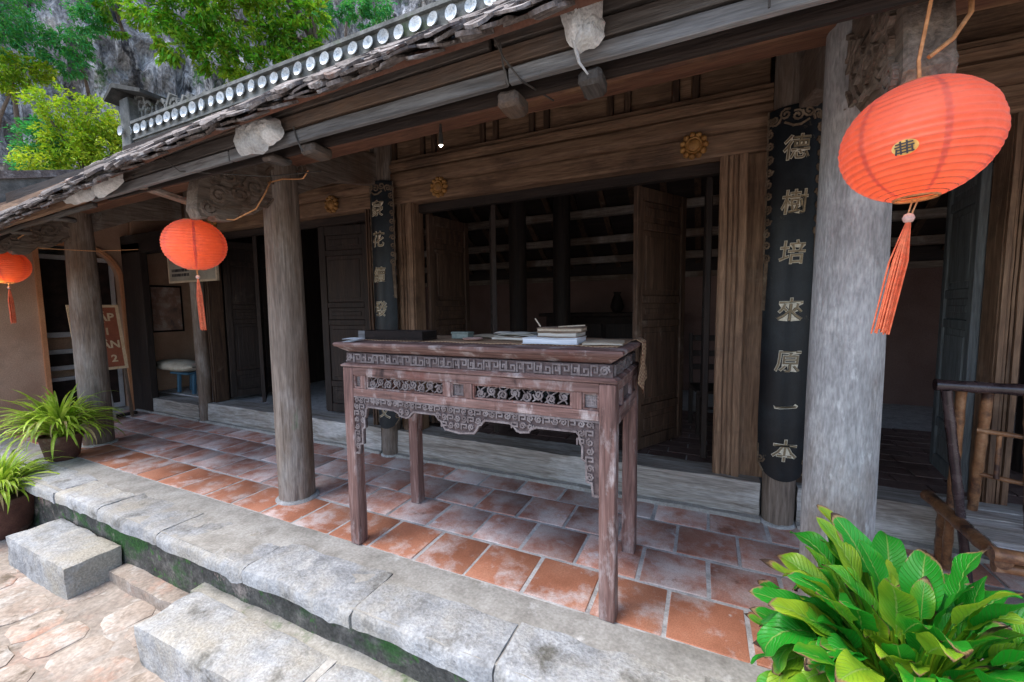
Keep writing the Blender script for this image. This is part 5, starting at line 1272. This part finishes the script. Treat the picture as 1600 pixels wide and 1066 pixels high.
def tree(name, label, base, trunk, limbs, blobs, n, size, mtl, seed, r=.12, cat='tree', group='trees and shrubs in front of the cliff', asp=2.4):
    t = thing(name, label, cat, base, group)
    tb = MB().tube([base] + trunk, [r * (1 - .6 * i / len(trunk)) for i in range(len(trunk) + 1)], 9)
    for a, b in limbs:
        a = Vector(a); b = Vector(b); mid = a.lerp(b, .5) + Vector((0, 0, .12)); tb.tube([a, mid, b], [r * .42, r * .3, r * .14], 6)
    tb.build('trunk', M_bark, t, smooth=60); crown(blobs, n, size, mtl, t, seed, asp=asp)
tree('flowering_bush_tree', 'yellow green bushy tree rising behind the left end of the roof', (-12.0, 4.9, GZ), [(-11.9, 4.7, 2), (-11.6, 4.4, 4.0), (-11.4, 4.2, 5.0)],
     [((-11.6, 4.4, 4), (-11.4, 3.7, 5.2)), ((-11.6, 4.4, 4), (-11.1, 4.7, 5.2))],
     [(-11.35, 3.85, 5.35, .42), (-11.2, 4.3, 5.35, .45), (-11.35, 3.9, 4.8, .42), (-11.15, 4.4, 4.85, .45), (-11.3, 4.1, 4.4, .5), (-11.1, 4.55, 5.1, .34), (-11.45, 3.6, 4.25, .4)], 9000, .085, M_leafY, 31)
tree('dark_shrub', 'dark green shrub to the left of the yellow green tree', (-12.4, 3.9, GZ), [(-12.3, 3.8, 2), (-12.1, 3.7, 4.2)], [], [(-11.9, 3.75, 4.75, .42), (-11.95, 3.8, 5.15, .3), (-11.9, 3.65, 4.3, .4)], 3500, .085, M_leafT, 32)
tree('mango_tree', 'large leafed tree hanging over the ridge from the top of the picture', (-9.0, 9.6, GZ), [(-9.1, 9.3, 4), (-9.2, 8.8, 6.8), (-9.5, 8.2, 8.6), (-9.9, 7.4, 9.8)],
     [((-9.2, 8.8, 6.8), (-8.6, 8.5, 8.9)), ((-9.5, 8.2, 8.4), (-10.6, 6.0, 8.2)), ((-9.5, 8.2, 8.2), (-10.2, 6.6, 7.6)), ((-9.2, 8.8, 6.6), (-9.6, 7.3, 7.6)), ((-9.4, 8.4, 7.6), (-9.0, 7.6, 9.2))],
     [(-10.8, 5.25, 8.0, .5), (-10.5, 5.85, 8.05, .55), (-10.2, 6.45, 8.15, .55), (-9.75, 7.1, 8.5, .55), (-10.35, 6.1, 7.35, .48), (-10.65, 5.55, 7.3, .42), (-10.05, 6.6, 7.35, .42), (-9.45, 7.4, 8.05, .5), (-9.1, 7.9, 8.8, .45), (-10.4, 5.95, 8.9, .7), (-9.2, 7.75, 7.9, .4), (-9.6, 7.2, 7.45, .36), (-9.8, 6.9, 9.3, .7)],
     9500, .17, M_leafA, 33, r=.2, asp=2.7)
tree('cliff_shrub', 'teal green shrub on the cliff at the top left corner', (-15.2, 4.4, 5.5), [(-14.9, 4.3, 6.4), (-14.6, 4.2, 7.2)], [], [(-14.4, 4.2, 7.5, .5), (-14.45, 4.15, 8.2, .6), (-14.35, 4.45, 8.0, .45), (-14.4, 4.1, 9.0, .7)], 5000, .10, M_leafT, 34, r=.06)
tree('cliff_shrub', 'yellowish shrub with a bare bough low on the left edge of the cliff', (-15.4, 4.0, 5.4), [(-14.8, 4.0, 6.0), (-14.4, 4.1, 6.5)], [((-14.5, 4.1, 6.5), (-14.2, 5.0, 6.3))], [(-14.3, 4.25, 7.0, .4), (-14.4, 4.0, 6.8, .4), (-14.25, 4.6, 7.1, .26)], 2600, .10, M_leafY, 35, r=.06)
tree('cliff_shrub', 'green shrub clinging to the middle of the grey cliff face', (-15.2, 5.8, 7.0), [(-14.6, 5.5, 7.4), (-14.2, 5.2, 7.9)], [], [(-14.1, 5.15, 8.0, .4), (-14.1, 5.3, 8.45, .34), (-14.15, 5.0, 7.55, .34), (-14.1, 5.55, 8.9, .4)], 3000, .10, M_leafT, 36, r=.05)
tree('cliff_shrub', 'small leafy tuft hanging left of the large leafed tree', (-14.6, 6.4, 9.0), [(-14.2, 6.1, 9.3), (-13.8, 5.8, 9.4)], [], [(-13.8, 5.8, 9.2, .35), (-13.8, 5.85, 8.7, .22), (-13.85, 5.75, 9.9, .5)], 1500, .13, M_leafA, 37, r=.05)
tree('cliff_shrub', 'bright green tuft just above the ridge plates', (-11.5, 8.4, 6.6), [(-11.0, 7.8, 7.0), (-10.4, 7.0, 6.9)], [], [(-10.0, 6.6, 6.9, .24), (-10.15, 6.4, 6.85, .2), (-9.8, 6.95, 7.1, .24)], 1500, .07, M_leafY, 38, r=.05)
tree('cliff_shrub', 'green shrub hanging on the cliff right of the tree trunk', (-11.5, 12.4, 10.0), [(-11.0, 11.8, 10.5), (-10.6, 11.2, 10.9)], [], [(-10.4, 10.8, 11.1, .4), (-10.1, 11.05, 10.75, .34), (-9.95, 11.2, 11.4, .45), (-10.7, 10.5, 10.9, .3), (-11.2, 10.1, 10.9, .4)], 3200, .12, M_leafT, 39, r=.06)
